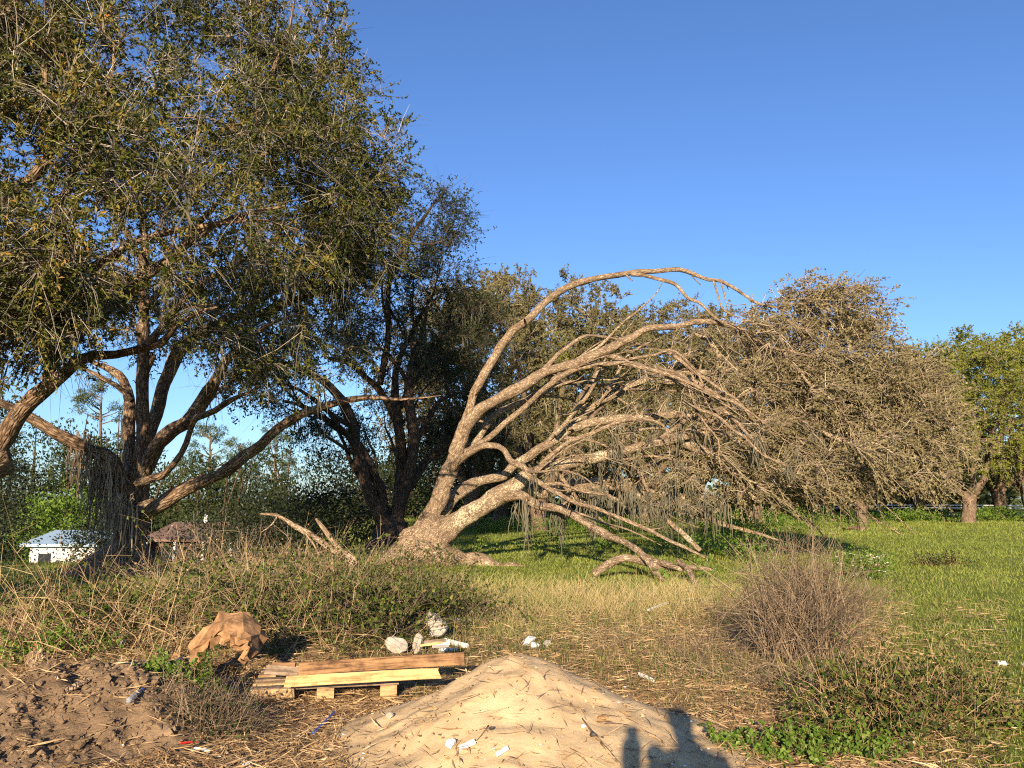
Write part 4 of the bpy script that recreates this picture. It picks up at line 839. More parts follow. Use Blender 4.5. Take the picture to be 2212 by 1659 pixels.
f_ = ~nr_; n = int(f_.sum()); a_ = rng.uniform(0, 6.28, n); s_ = np.stack([np.cos(a_), np.sin(a_) * .3, 0 * a_], 1) * w[f_][:, None] * .6; C = np.stack([x, y, gz(x, y) - .005], 1)[f_]; V = np.stack([C - s_, C + s_, C + np.stack([rng.normal(0, .6, n), rng.normal(0, .6, n), np.ones(n)], 1) * h[f_][:, None]], 1); g.add(V, None, np.arange(n * 3).reshape(-1, 3), np.repeat(tt[f_], 3))
tag(g.obj('tufted_grass', M['mid_grass']), 'tufted grass half dried to straw over the tipped ground', 'grass', kind='stuff')
# straw and dead stems lying flat
def flat_bits(x, y, L, W, tint, lift=.01, tilt=.12):
    n = len(x); a = rng.uniform(0, 2 * np.pi, n); dz = rng.normal(0, tilt, n)
    d = np.stack([np.cos(a), np.sin(a), dz], 1); s = np.stack([-np.sin(a), np.cos(a), rng.normal(0, .5, n)], 1) * np.asarray(W)[:, None]
    c = np.stack([x, y, top(x, y) + np.abs(rng.normal(0, lift, n)) + .004], 1); e = d * np.asarray(L)[:, None] * .5
    e2 = e * 1; V = np.empty((n, 6, 3)); bow = nrm(rng.normal(0, 1, (n, 3)) * [1, 1, .3]) * np.asarray(L)[:, None] * .07
    V = np.stack([c - e - s * .4, c + bow - s * .55, c + e2, c + bow + s * .55], 1); i = np.arange(n)[:, None] * 4
    return V.reshape(-1, 3), i + [[0, 1, 2, 3]], np.repeat(tint, 4)
x, y = polar(105000, 4.3, 12.5, 1.5, -.62, .62); ge = green(x, y); on = top(x, y) - gz(x, y)
dens = (1 - .8 * ge) * np.where(on > .03, np.where(x < -1.2, .2, .08), 1.0) * np.clip(.75 + .7 * fbm(x * .9, y * .9, 47, 3), .1, 1)
keep = rng.uniform(0, 1, len(x)) < dens; x, y = x[keep], y[keep]; n = len(x)
V, Q, A = flat_bits(x, y, rng.uniform(.04, .26, n), .0028 + .0005 * y + rng.exponential(.0014, n), np.clip(rng.beta(1.6, 1.8, n) + .15 * fbm(x, y, 49, 2), 0, 1), .022, .16)
tag(G().add(V, Q, None, A).obj('straw', M['straw']), 'flattened straw and dry stalks littering the tipped ground', 'straw', kind='stuff')
x, y = polar(3600, 4.3, 9.5, 1.4, -.62, .55); V, Q, A = leaves(np.stack([x, y, top(x, y) + .012], 1), np.stack([rng.normal(size=len(x)), rng.normal(size=len(x)), rng.normal(0, .25, len(x))], 1), rng.uniform(.012, .042, len(x)), rng.uniform(.008, .018, len(x)), rng.beta(1.3, 1.8, len(x)), .2)
tag(G().add(V, Q, None, A).obj('fallen_leaves', M['straw']), 'small curled dead leaves scattered over sand and straw', 'leaves', kind='stuff')

def stems_geo(g, base, D, L, K, rad, droop, wig, tint, S=3):
    N = len(base); t = np.linspace(0, 1, K)[None, :, None]; L_ = np.asarray(L)[:, None, None]
    q = base[:, None] + nrm(D)[:, None] * L_ * t + np.array([0, 0, -1.]) * np.asarray(droop)[:, None, None] * L_ * t ** 2
    w = rng.normal(0, wig, (N, K, 3)); w[:, 0] = 0; q = q + np.cumsum(w, 1) * L_ * .5
    r = np.linspace(1, .35, K)[None] * np.broadcast_to(rad, (N,))[:, None]
    V, Q, B = tubes(q, r, S); g.add(V, Q, tint=np.repeat(tint, K * S), bco=B); return q
def on_stems(q, idx, s):
    K = q.shape[1]; f = s * (K - 1); k = np.minimum(f.astype(int), K - 2); fr = (f - k)[:, None]; return q[idx, k] * (1 - fr) + q[idx, k + 1] * fr
def thicket(name, label, cat, spots, n_st, n_sub, n_lf, hgt, leaf, stem, ll, lw, rad=.004, droop=.35, up=.9, kind='stuff', tint=(0, 1), sub_len=.35, low=.1, fan=.5, jit=1.0):
    """spots: (x, y, rx, ry, weight)"""
    w = np.array([s[4] for s in spots], float); w /= w.sum(); j = rng.choice(len(spots), n_st, p=w); sp = np.array([s[:4] for s in spots])[j]
    a = rng.uniform(0, 6.28, n_st); r = np.sqrt(rng.uniform(0, 1, n_st)); ox, oy = r * np.cos(a), r * np.sin(a)
    x, y = sp[:, 0] + ox * sp[:, 2], sp[:, 1] + oy * sp[:, 3]; base = np.stack([x, y, top(x, y) - .02], 1)
    D = np.stack([ox * fan + rng.normal(0, .45 * jit, n_st), oy * .3 + rng.normal(0, .4 * jit, n_st), np.full(n_st, up) * rng.uniform(.5, 1.2, n_st)], 1)
    L = hgt * rng.uniform(.4, 1.25, n_st) * (1 - .35 * r)
    g = G(); q = stems_geo(g, base, D, L, 5, rad * rng.uniform(.6, 1.4, n_st), droop * rng.uniform(0, 1.6, n_st), .035, rng.uniform(*tint, n_st))
    i2 = rng.integers(0, n_st, n_st * n_sub); b2 = on_stems(q, i2, rng.uniform(.3, 1, len(i2))); d2 = nrm(D)[i2] * .7 + rng.normal(0, .6, (len(i2), 3))
    q2 = stems_geo(g, b2, d2, sub_len * rng.uniform(.4, 1.2, len(i2)), 3, rad * .55, .2 * rng.uniform(0, 1, len(i2)), .04, rng.uniform(*tint, len(i2)))
    o = empty(name, (float(np.mean(x)), float(np.mean(y)), float(np.mean(base[:, 2])))); tag(o, label, cat)
    if kind: o['kind'] = kind
    s = g.obj('stems', M[stem], o); s['kind'] = 'stuff'
    if n_lf:
        gl = G(); qs, m_ = (q, n_st) if not n_sub else (q2, len(q2)); i3 = rng.integers(0, m_, n_lf)
        c = on_stems(qs, i3, rng.uniform(low, 1, n_lf)); V, Q, A = leaves(c, rng.normal(0, 1, (n_lf, 3)) + [0, -.2, .2], ll * rng.uniform(.6, 1.35, n_lf), lw * rng.uniform(.7, 1.2, n_lf), np.clip(rng.beta(1.8, 2, n_lf), 0, 1)); gl.add(V, Q, None, A); f = gl.obj('leaves', M[leaf], o); f['kind'] = 'stuff'
    return o
def W2(u, v, z=0.0): p = PG(u, v, z)[0]; return float(p[0]), float(p[1])
# bank of brambles and dead weed stalks
thicket('brambles', 'tangled bank of brambles with small green leaves before the oaks', 'brambles', [(-2.3, 9.9, 1.2, 1.2, 2.2), (-3.6, 9.0, 1.2, 1.0, 1.6), (-4.9, 8.6, 1.0, .8, .6), (-2.6, 11.2, 1.4, 1.1, 1.3), (-1.1, 10.4, .7, .8, .7), (-2.6, 14.6, 1.3, .9, .8), (-2.0, 12.6, 1.2, .9, .8), (-3.8, 12.4, 1.2, .8, .6), (-2.3, 8.3, .9, .5, .8), (-1.5, 8.8, .5, .4, .45), (-2.2, 18.4, .9, .4, .3)], 1900, 3, 32000, 1.2, 'bramble_leaf' if 'bramble_leaf' in M else 'wood_leaf', 'shrub_stem', .045, .034, .0045, .55, .75, tint=(.0, .8))
thicket('bright_vines', 'patches of fresh bright green vine leaves in the bramble bank', 'vines', [(*W2(190, 1400), .35, .3, 1.6), (*W2(120, 1458), .4, .2, 1.8), (*W2(560, 1400), .25, .2, .6), (*W2(700, 1395), .22, .18, .7), (*W2(340, 1375), .22, .2, .7), (-1.9, 8.7, .5, .25, 1.0), (-2.8, 8.4, .4, .25, .7)], 190, 2, 4200, .46, 'bright_leaf', 'weed_stem', .042, .03, .003, .4, .6)
thicket('dead_weeds', 'tall bleached dead weed stalks leaning over the bramble bank', 'dead weeds', [(-4.4, 8.0, 1.3, .7, 1.8), (-2.9, 8.7, 1.3, .9, 1.8), (-5.6, 8.4, 1.0, .7, .8), (-2.7, 11.6, 1.6, 1.0, 1.5), (-3.8, 7.5, .9, .5, 1.2), (-2.1, 7.9, .8, .4, .7)], 520, 3, 0, 1.45, None, 'weed_stem', 0, 0, .0045, .5, .65, tint=(.1, 1), sub_len=.4)
thicket('weed_stalks', 'thicket of reddish brown bare weed stalks before the brown-roofed house', 'weeds', [(-4.6, 13.6, 1.7, .8, 1.5), (-3.2, 13.2, 1.0, .7, 1.0)], 240, 5, 900, 1.35, 'straw', 'shrub_stem', .03, .02, .005, .12, 1.2, tint=(.3, 1), sub_len=.4)
# dead brown shrub and smaller tangles by the field
def shrub():
    c = W2(1745, 1425); o = thicket('dead_shrub', 'dense dead brown shrub of wiry stems at the edge of the field', 'shrub', [(c[0] + .02, c[1] + .1, .2, .24, 2.2), (c[0] - .3, c[1] - .25, .22, .2, .9), (c[0] + .28, c[1] + .1, .12, .2, .35), (c[0] - .02, c[1] - .4, .2, .12, .5)], 560, 7, 0, 1.5, None, 'shrub_stem', 0, 0, .0042, .25, 1.45, None, (0, .9), .4, .1, .22, .8)
    return o
shrub()
thicket('dead_shrub', 'low sprawling tangle of dead twigs spread left of the dead shrub', 'shrub', [(2.1, 7.6, .55, .6, 1.0), (1.7, 8.6, .7, .6, .8), (2.6, 6.9, .45, .4, .8)], 330, 5, 0, .42, None, 'shrub_stem', 0, 0, .0035, .5, .35, None, (0, 1), .3)
thicket('bramble_clump', 'low bramble clump of dead canes and green leaves in the lower right grass', 'bramble', [(*W2(1900, 1570), .36, .3, 1.6), (*W2(2010, 1545), .42, .34, 2.0)], 380, 4, 5200, .8, 'bramble_leaf', 'weed_stem', .04, .028, .0035, .5, .6, None, (0, .9), .3)
for u, v, rx, ry, n, lab in ((1740, 1625, .55, .22, 2600, 'mat of glossy green leaves beside the shadow at the bottom edge'), (2170, 1560, .3, .4, 1500, 'bright leafy weed patch cut by the lower right edge'), (1850, 1600, .35, .2, 1000, 'small leafy patch under the bramble clump'), (385, 1552, .2, .16, 1100, 'bright leafy bush growing on the soil bank')):
    c = W2(u, v); thicket('leafy_weed', lab, 'weed', [(c[0], c[1], rx, ry, 1)], n // 12, 2, n, .2 if u != 385 else .3, 'bright_leaf', 'weed_stem', .036, .026, .0025, .3, .7, None, (0, .7), .12)
thicket('dry_clump', 'dark clump of brown canes between soil bank and planks', 'weeds', [(*W2(450, 1592), .26, .18, 1.0)], 230, 4, 500, .34, 'wood_leaf', 'shrub_stem', .035, .02, .003, .6, .6, None, (0, .9), .25)
# lush undergrowth under the fallen limbs
def lush(name, label, spots, n, ll, lw, m='bright_leaf', k=None):
    g = leaf_mass([(x, y, float(gz(x, y)) + h * .45, rx, ry, h * .55, rx * ry * h) for (x, y, rx, ry, h) in spots], n, ll, lw); o = g.obj(name, M[m]); tag(o, label, 'undergrowth', kind='stuff'); return o
P2 = lambda u, v: W2(u, v)
lush('undergrowth', 'lush dark green weeds growing under the tips of the fallen limbs', [(*P2(1570, 1215), 1.3, .8, .8), (*P2(1650, 1215), 1.0, .8, .9), (*P2(1500, 1195), 1.6, 1.0, .6), (*P2(1600, 1255), .9, .5, .45), (*P2(1400, 1180), 2.0, 1.2, .45), (*P2(1200, 1185), 2.4, 1.2, .4), (*P2(1080, 1190), 1.2, .9, .5), (*P2(1350, 1265), 1.2, .6, .22), (*P2(1700, 1150), 3, 2, .7), (*P2(1760, 1140), 3, 2, .6), (*P2(1450, 1150), 5, 3, .7), (*P2(1200, 1150), 5, 3, .7)], 15000, .09, .06)
lush('undergrowth', 'green weeds along the foot of the row of oaks', [(*P2(u, 1128), 4.0, 2.5, .8) for u in range(1500, 2250, 70)], 9000, .16, .1)
lush('undergrowth', 'sunlit yellow green bush behind the shaded lawn left of the large oak', [(*wpt(120, 1190, 53)[:2], 3.0, 1.8, 6.6), (*wpt(170, 1190, 54)[:2], 2.2, 1.5, 5.2), (*wpt(60, 1190, 55)[:2], 1.6, 1.2, 4.4)], 6000, .26, .16)
lush('undergrowth', 'thicket coloured dark for shade, hiding the brown-roofed house behind the dead branches', [(*wpt(u, 1190, d_)[:2], 2.2, 1.6, h_) for u, d_, h_ in ((440, 42, 5.2), (490, 40, 5.0), (545, 38, 5.2), (600, 37, 4.8), (650, 36, 4.6), (700, 38, 4.6), (750, 40, 5.4), (800, 44, 6.0), (235, 41, 5.0), (215, 38, 3.4), (930, 44, 5.0), (1000, 46, 5.0), (640, 32, 3.8), (580, 33, 3.8), (520, 34, 4.2), (720, 33, 3.6))], 30000, .17, .085, 'painted_shade_leaf')
lush('undergrowth', 'dark bushes at the left edge beside the shaded lawn', [(*wpt(u, 1190, d_)[:2], 1.2, 1.0, h_) for u, d_, h_ in ((-50, 27, 5.2), (-25, 29, 5.6), (-80, 24, 5.6), (-15, 33, 6.6), (-30, 34, 7.4), (205, 36, 4.0), (235, 34, 3.0))], 13000, .13, .07, 'painted_shade_leaf')
fb = P2(1862, 1252); r_ = empty('flowering_weed', (*fb, float(gz(*fb)))); tag(r_, 'low green bush dotted with small white flowers in the field', 'bush')
leaf_mass([(*fb, .25, .55, .4, .28, 1)], 2200, .055, .035).obj('leaves', M['bright_leaf'], r_)
g = G()
for _ in range(46):
    p_ = np.array([fb[0], fb[1], .27]) + nrm(rng.normal(size=3) * [1, 1, .9] + [0, -.5, .3]) * [.55, .42, .28]; V, Q, A = leaves(np.repeat(p_[None], 5, 0), np.stack([np.cos(np.arange(5) * 1.257), np.sin(np.arange(5) * 1.257), np.full(5, .2)], 1), .028, .02, .5); g.add(V, Q)
stf(g.obj('flowers', M['white_paint'], r_))
thicket('dark_weed', 'dark low weed clump in the middle of the bright field', 'weed', [(*P2(2300 - 275, 1222), .5, .3, 1)], 60, 2, 900, .25, 'wood_leaf', 'weed_stem', .05, .035)
# ------------------------------------------------------------------ dead branches on the ground
M['dead_wood'] = bark_mat('dead_wood', (.16, .11, .07), (.36, .27, .18), (.46, .40, .30), .6, 30)
M['bleached_wood'] = bark_mat('bleached_wood', (.30, .22, .16), (.55, .44, .34), None, 0, 30)
def branch(label, sets, mt='dead_wood', name='dead_branch'):
    p0 = sets[0][0]; root = None
    for k, st in enumerate(sets):
        pts = []
        for (u, v, d, w) in st:
            q, mpp = P(u, v, d); pts.append((*q, .5 * w * mpp))
        if root is None: b_ = pts[-1]; root = empty(name, (b_[0], b_[1], float(top(b_[0], b_[1])))); tag(root, label, 'branch')
        g = G(); limb_geo(g, pts, 8, .12, .1, 31 + k); g.obj('stem' if k == 0 else 'side_branch', M[mt], root, True)
branch('bare broken branch arching out of the weeds before the dark oak', [[(564, 1110, 13.4, 5), (600, 1112, 13.3, 8), (635, 1130, 13.2, 11), (680, 1160, 13.0, 14), (730, 1195, 12.9, 15), (760, 1222, 12.8, 14)], [(600, 1112, 13.3, 5), (590, 1130, 13.1, 4), (565, 1150, 13.0, 2)], [(655, 1145, 13.1, 7), (680, 1175, 12.9, 6), (690, 1200, 12.8, 4)]])
branch('upright splintered pale stick beside the arching broken branch', [[(682, 1120, 12.6, 5), (700, 1142, 12.6, 11), (722, 1170, 12.6, 13), (750, 1196, 12.5, 14), (772, 1216, 12.4, 13)]])
branch('bleached driftwood branch lying by the white-flowered bush', [[(1912, 1198, 17.2, 5), (1898, 1206, 17.1, 11), (1885, 1212, 17.0, 12), (1872, 1222, 16.9, 6)], [(1886, 1212, 17, 10), (1884, 1202, 17, 11), (1880, 1196, 17, 6)], [(1880, 1214, 17, 8), (1900, 1222, 16.8, 8), (1912, 1222, 16.8, 6)]], 'bleached_wood')
branch('bare pale root stub lying at the foot of the fallen limb', [[(1518, 1291, 13.6, 6), (1540, 1292, 13.5, 8), (1560, 1297, 13.4, 5)]], 'bleached_wood')
for lab, a, c, w in (('long dark root running down the right side of the sand heap', [(1230, 1520), (1262, 1560), (1300, 1610), (1340, 1655)], 0, 5), ('thin root curving over the sand heap towards the shadow', [(1290, 1562), (1360, 1568), (1410, 1590), (1440, 1612)], 0, 4), ('thin dark stick lying at the top left of the sand heap', [(980, 1470), (1010, 1456), (1030, 1450)], 0, 3), ('thin stick near the bottom of the sand heap', [(1010, 1622), (1040, 1590), (1055, 1570)], 0, 3)):
    pts = []
    for u, v in a:
        z = .1
        for _ in range(12): q = PG(u, v, z)[0]; z = .5 * z + .5 * float(top(q[0], q[1]))
        q = PG(u, v, z)[0]; pts.append((q[0], q[1], float(top(q[0], q[1])) + .006, w * .0016))
    g = G(); limb_geo(g, pts, 6, .05, .15, 3); tag(g.obj('root', M['dead_wood'], None, True), lab, 'root')

# ------------------------------------------------------------------ planks and pallet
def wood_mat(name, a, b_, knots=.5, rough=.7):
    m, N, Lk, b = mat(name); v = attr(N, 'bco').outputs['Vector']
    mp = N.new('ShaderNodeMapping'); mp.inputs['Scale'].default_value = (1.2, 16, 16); Lk.new(v, mp.inputs['Vector'])
    n0 = noise(N, Lk, 2.2, 2, .5, v); n1 = noise(N, Lk, 2.6, 6, .65, mp.outputs[0]); n1.inputs['Distortion'].default_value = .8
    r = ramp(N, [(.36, tuple(.7 * x for x in a)), (.48, tuple(.5 * (p + q) for p, q in zip(a, b_))), (.6, b_)]); Lk.new(n1.outputs[0], r.inputs[0])
    n6 = noise(N, Lk, 7, 5, .7, v); f = ramp(N, [(.32, (.42, .38, .34)), (.48, (.88, .86, .83)), (.65, (1.1, 1.08, 1.05))]); Lk.new(n6.outputs[0], f.inputs[0])
    vo = N.new('ShaderNodeTexVoronoi'); vo.inputs['Scale'].default_value = 3.2; Lk.new(v, vo.inputs['Vector'])
    kr = ramp(N, [(.02, tuple(x * .35 for x in a)), (.075, (1, 1, 1))]); Lk.new(vo.outputs['Distance'], kr.inputs[0])
    c = mixc(N, Lk, 1.0, mixc(N, Lk, 1.0, r.outputs[0], f.outputs[0], 'MULTIPLY'), kr.outputs[0], 'MULTIPLY') if knots else mixc(N, Lk, 1.0, r.outputs[0], f.outputs[0], 'MULTIPLY')
    Lk.new(c, b.inputs['Base Color']); b.inputs['Roughness'].default_value = rough; b.inputs['Specular IOR Level'].default_value = .2
    bump(N, Lk, n1.outputs[0], b, .25, .004); return m
M['beam_wood'] = wood_mat('beam_wood', (.12, .062, .028), (.29, .165, .075))
M['pale_wood'] = wood_mat('pale_wood', (.38, .245, .10), (.52, .355, .16))
M['pallet_wood'] = wood_mat('pallet_wood', (.25, .16, .08), (.45, .31, .16))
M['grey_wood'] = wood_mat('grey_wood', (.13, .095, .065), (.27, .20, .14))
def board(name, m, a, b_, h, t, parent=None, warp=.004, tilt=0.0, chip=None, n=14):
    """board from end a to end b (centre line), face height h, thickness t; tilt leans its top away from the camera"""
    a, b_ = np.array(a, float), np.array(b_, float); ax = nrm(b_ - a); back = nrm(np.cross([0, 0, 1.], ax)); up = np.cross(ax, back)
    if back[1] < 0: back = -back; up = np.cross(ax, back); up = up if up[2] > 0 else -up
    u2 = up * math.cos(tilt) + back * math.sin(tilt); b2 = back * math.cos(tilt) - up * math.sin(tilt)
    L = np.linalg.norm(b_ - a); s = np.linspace(0, 1, n); bv = min(h, t) * .08
    prof = [(-h/2 + bv, -t/2), (h/2 - bv, -t/2), (h/2, -t/2 + bv), (h/2, t/2 - bv), (h/2 - bv, t/2), (-h/2 + bv, t/2), (-h/2, t/2 - bv), (-h/2, -t/2 + bv)]
    V, B = [], []; off = rng.uniform(0, 40)
    for k in s:
        wv = warp * math.sin(k * 3.1 + off) + rng.normal(0, warp * .12)
        for (pu, pb) in prof:
            kk = k
            if chip and k > .99: kk = 1 - chip * rng.uniform(0, 1) / L
            if k < .01 and chip: kk = chip * (.3 if pu > 0 else 0) / L
            V.append(a + ax * L * kk + u2 * (pu + wv) + b2 * (pb + wv * .6)); B.append((kk * L + off, pu, pb + off))
    m8 = len(prof); Q = [(k * m8 + j, k * m8 + (j + 1) % m8, (k + 1) * m8 + (j + 1) % m8, (k + 1) * m8 + j) for k in range(n - 1) for j in range(m8)]
    e = (n - 1) * m8; Q += [(0, 7, 6, 1), (1, 6, 5, 2), (2, 5, 4, 3), (e, e + 1, e + 6, e + 7), (e + 1, e + 2, e + 5, e + 6), (e + 2, e + 3, e + 4, e + 5)]
    return G().add(V, Q, bco=B).obj(name, m, parent)
def PZ6(x, y, d): return P(*Z6(x, y), d)[0]
o = board('timber_beam', M['beam_wood'], PZ6(325, 802, 6.45), PZ6(1530, 722, 6.62), .098, .04, None, .004, .12, .01); tag(o, 'long brown knotty timber beam lying topmost on the pallet', 'timber')
o = board('plank', M['pale_wood'], PZ6(222, 886, 6.16), PZ6(1362, 838, 6.3), .080, .035, None, .007, .22, .05); tag(o, 'pale yellow plank with slanted end lying under the brown beam', 'plank')
o = board('short_board', M['grey_wood'], PZ6(85, 805, 6.5), PZ6(335, 826, 6.44), .075, .03, None, .003, .3, .02); tag(o, 'short weathered board end at the left of the brown beam', 'board')
o = board('short_board', M['beam_wood'], PZ6(130, 778, 6.62), PZ6(310, 775, 6.62), .05, .05, None, .003, .3, .02); tag(o, 'short light brown board behind the weathered board end', 'board')
o = board('short_board', M['grey_wood'], PZ6(1230, 612, 7.2), PZ6(1400, 590, 7.25), .03, .07, None, .003, .2, .02); tag(o, 'thin dark board under the large plaster chunk', 'board')
o = board('short_board', M['pale_wood'], PZ6(1200, 632, 7.15), PZ6(1380, 604, 7.2), .02, .05, None, .003, .2, .02); tag(o, 'thin pale lath beside the dark board under the plaster chunk', 'board')
def pallet():
    c = PZ6(520, 960, 6.25); root = empty('pallet', (c[0], 6.6, float(gz(c[0], 6.6)))); tag(root, 'half-buried wooden pallet with square blocks under the planks', 'pallet')
    a, b_ = PZ6(-30, 925, 6.22), PZ6(1050, 935, 6.42); zt = float((a[2] + b_[2]) / 2); ax = nrm((b_ - a) * [1, 1, 0]); bk = np.array([-ax[1], ax[0], 0]); L = np.linalg.norm(b_ - a); o0 = np.array([a[0], a[1], zt])
    for k in range(6):
        f = k / 5; p0 = o0 + bk * (.05 + f * .75); board('deck_board', M['pallet_wood' if k % 2 else 'grey_wood'], p0, p0 + ax * L, .018, .085, root, .003)
    for i, fx in enumerate((.07, .5, .93)):
        for j, fy in enumerate((.06, .42, .78)):
            q = o0 + ax * L * fx + bk * fy - np.array([0, 0, .055]); board('block', M['pallet_wood'], q - ax * .065, q + ax * .065, .088, .10, root, .001, 0, None, 3)
    for k, fy in enumerate((.06, .42, .78)):
        p0 = o0 + bk * fy - np.array([0, 0, .108]); board('bottom_board', M['pallet_wood'], p0, p0 + ax * L, .016, .09, root, .002)
    q = o0 - bk * .02 - np.array([0, 0, .03]); board('edge_board', M['pallet_wood'], q, q + ax * .34, .07, .018, root, .002, 0, .03)
pallet()

# ------------------------------------------------------------------ dumped things: paper, plaster chunks, foam, bottles
M['paper'] = plain('paper', (.29, .165, .08), .6, 13, .85, .15, .6, .02)
M['plaster'] = plain('plaster', (.36, .32, .26), .45, 14, .9, .15, .5, .012)
M['foam'] = plain('foam', (.60, .60, .58), .08, 40, .7, .25, .15, .003)
M['blue_plastic'] = plain('blue_plastic', (.02, .10, .42), .1, 20, .35, .5, 0)
M['red_plastic'] = plain('red_plastic', (.55, .03, .02), .1, 20, .35, .5, 0)
M['red_cloth'] = plain('red_cloth', (.50, .13, .10), .3, 25, .9, .1, .3)
M['black_stone'] = plain('black_stone', (.025, .024, .024), .3, 20, .6, .4, .4)
M['grey_plastic'] = plain('grey_plastic', (.45, .47, .50), .2, 12, .3, .5, .2)
M['yellow_peel'] = plain('yellow_peel', (.36, .33, .10), .2, 20)
m, N, Lk, b = mat('clear_plastic'); b.inputs['Base Color'].default_value = (.85, .9, .93, 1); b.inputs['Roughness'].default_value = .12; b.inputs['Transmission Weight'].default_value = .75; b.inputs['IOR'].default_value = 1.3; M['clear'] = m
def hit(u, v):
    z = .1
    for _ in range(16): q = PG(u, v, z)[0]; z = .5 * z + .5 * float(top(q[0], q[1]))
    return PG(u, v, z)
def paper_arch():
    cl = [(1385,1005,34),(1385,930,52),(1392,860,62),(1425,790,72),(1480,725,84),(1545,690,92),(1615,685,92),(1680,720,90),(1725,780,70),(1738,840,52),(1742,905,26)]
    d = 6.55; K = len(cl); n = 19; t = np.linspace(0, K - 1, n); cx = np.interp(t, range(K), [c[0] for c in cl]); cyy = np.interp(t, range(K), [c[1] for c in cl]); hw = np.interp(t, range(K), [c[2] for c in cl])
    ctr = np.array([P(*Z5(a, c), d)[0] for a, c in zip(cx, cyy)]); mpp = P(400, 1400, d)[1] * .3055
    tg = nrm(np.gradient(ctr, axis=0)); nr = nrm(np.cross(tg, [0, -1, 0])); nr = np.where((nr * (ctr - P(*Z5(1580, 900), d)[0])).sum(1, keepdims=True) < 0, -nr, nr)
    g = G(); m_ = 9; V = []
    for i in range(n):
        w = hw[i] * mpp * .98
        for j in range(m_):
            f = j / (m_ - 1); ang = f * 2.6 - .5                  # from the inner edge over the front round to the back
            off = nr[i] * (w * (-.9 + 1.8 * min(1, f * 1.45))) + np.array([0, 1, 0]) * (.02 + .26 * max(0, f - .55) * 2 - .05 * math.sin(math.pi * min(1, f * 1.5)))
            V.append(ctr[i] + off)
    V = np.array(V); V += nrm(rng.normal(size=V.shape)) * rng.uniform(.006, .055, (len(V), 1)); s = np.arange(n)
    ii = np.arange(n - 1)[:, None] * m_ + np.arange(m_ - 1)[None, :]
    g.add(V, np.stack([ii, ii + 1, ii + m_ + 1, ii + m_], -1))
    o = g.obj('crumpled_paper', M['paper']); tag(o, 'big crumpled sheet of brown packing paper standing like an arch by the planks', 'paper')
    md = o.modifiers.new('thickness', 'SOLIDIFY'); md.thickness = .004
paper_arch()
def chunk(name, label, cat, u, v, wpx, hpx, m, sub=ICO3, jag=.12, sink=.3, group=None, dep=.8):
    q, mpp = hit(u, v + hpx * .5); r = np.array([wpx * .5 * mpp, wpx * .5 * mpp * dep, hpx * .55 * mpp]); g = G()
    rock_geo(g, (0, 0, r[2] * (1 - sink)), r * (1.25 if sub is ICO3 else 1), sub, jag, 0.0, 15 if sub is ICO3 else 7); o = g.obj(name, M[m]); o.location = (float(q[0]), float(q[1] + r[1] * .5), float(top(q[0], q[1] + r[1] * .5))); tag(o, label, cat, group); return o
chunk('plaster_chunk', 'large rounded plaster chunk dumped behind the beam', 'rubble', *Z6(1325, 510), 74, 46, 'plaster', sink=-.15)
chunk('plaster_chunk', 'upright plaster lump behind the left middle of the beam', 'rubble', *Z6(1020, 650), 42, 40, 'plaster', sink=.1)
chunk('plaster_chunk', 'small plaster lump between the two larger chunks', 'rubble', *Z6(1185, 640), 30, 38, 'plaster', sink=.1)
chunk('foam_chunk', 'white broken lump behind the top of the sand heap', 'rubble', *Z6(2000, 590), 28, 24, 'foam')
chunk('foam_chunk', 'smaller white lump in front of the broken white lump', 'rubble', *Z6(2040, 630), 22, 18, 'foam')
chunk('plaster_chunk', 'greyish lump just right of the white lumps', 'rubble', *Z6(2130, 610), 24, 24, 'plaster')
chunk('black_stone', 'small black stone lying on the sand heap', 'stone', *Z7(682, 1390), 19, 13, 'black_stone', ICO2)
chunk('black_stone', 'tiny black pebble right of the black stone', 'stone', *Z7(750, 1410), 6, 5, 'black_stone', ICO2)
chunk('black_stone', 'jagged black scrap on the front of the sand heap', 'scrap', *Z6(1725, 1230), 14, 9, 'black_stone', ICO1, .5)
chunk('foam_chunk', 'round white crumb above the black stone', 'foam crumb', *Z7(603, 1332), 12, 10, 'foam', ICO2)
chunk('foam_chunk', 'white crumpled scrap low on the sand heap', 'scrap', *Z6(1430, 1345), 26, 24, 'foam', ICO2, .4)
chunk('plaster_chunk', 'pale stone at the left foot of the sand heap', 'stone', *Z6(982, 1145), 18, 15, 'plaster', ICO2)
chunk('soil_heap', 'low bare soil heap before the pale-trunked oak', 'soil heap', 1858, 1138, 62, 16, 'soil', ICO3, .2, .5)
def strip(name, label, a, b_, h, t, m='foam', cat='foam strip', lift=.02):
    (p0, m0), (p1, m1) = hit(*a), hit(*b_); p0, p1 = np.array([p0[0], p0[1], float(top(p0[0], p0[1])) + lift]), np.array([p1[0], p1[1], float(top(p1[0], p1[1])) + lift])
    o = board(name, M[m], p0, p1, h * m0, t * m0, None, .002, .7, .01, 6); tag(o, label, cat); return o
strip('foam_block', 'white foam block lying at the right end of the beam', Z6(1295, 775), Z6(1415, 775), 11, 14, lift=.2)
strip('foam_strip', 'broken white foam strip above the beam end', Z6(1385, 610), Z6(1550, 655), 11, 9)
strip('foam_strip', 'flat white strip lying just behind the beam', Z6(1340, 682), Z6(1475, 678), 7, 8)
strip('foam_strip', 'thin white lath beside the large plaster chunk', Z6(1410, 452), Z6(1575, 462), 6, 6)
strip('foam_strip', 'long white strip lying on the dry grass below the fallen limb', Z7(1110, 425), Z7(1262, 362), 6, 7)
strip('foam_strip', 'white foam strip in the grass right of the sand heap', Z7(1040, 935), Z7(1150, 985), 8, 8)
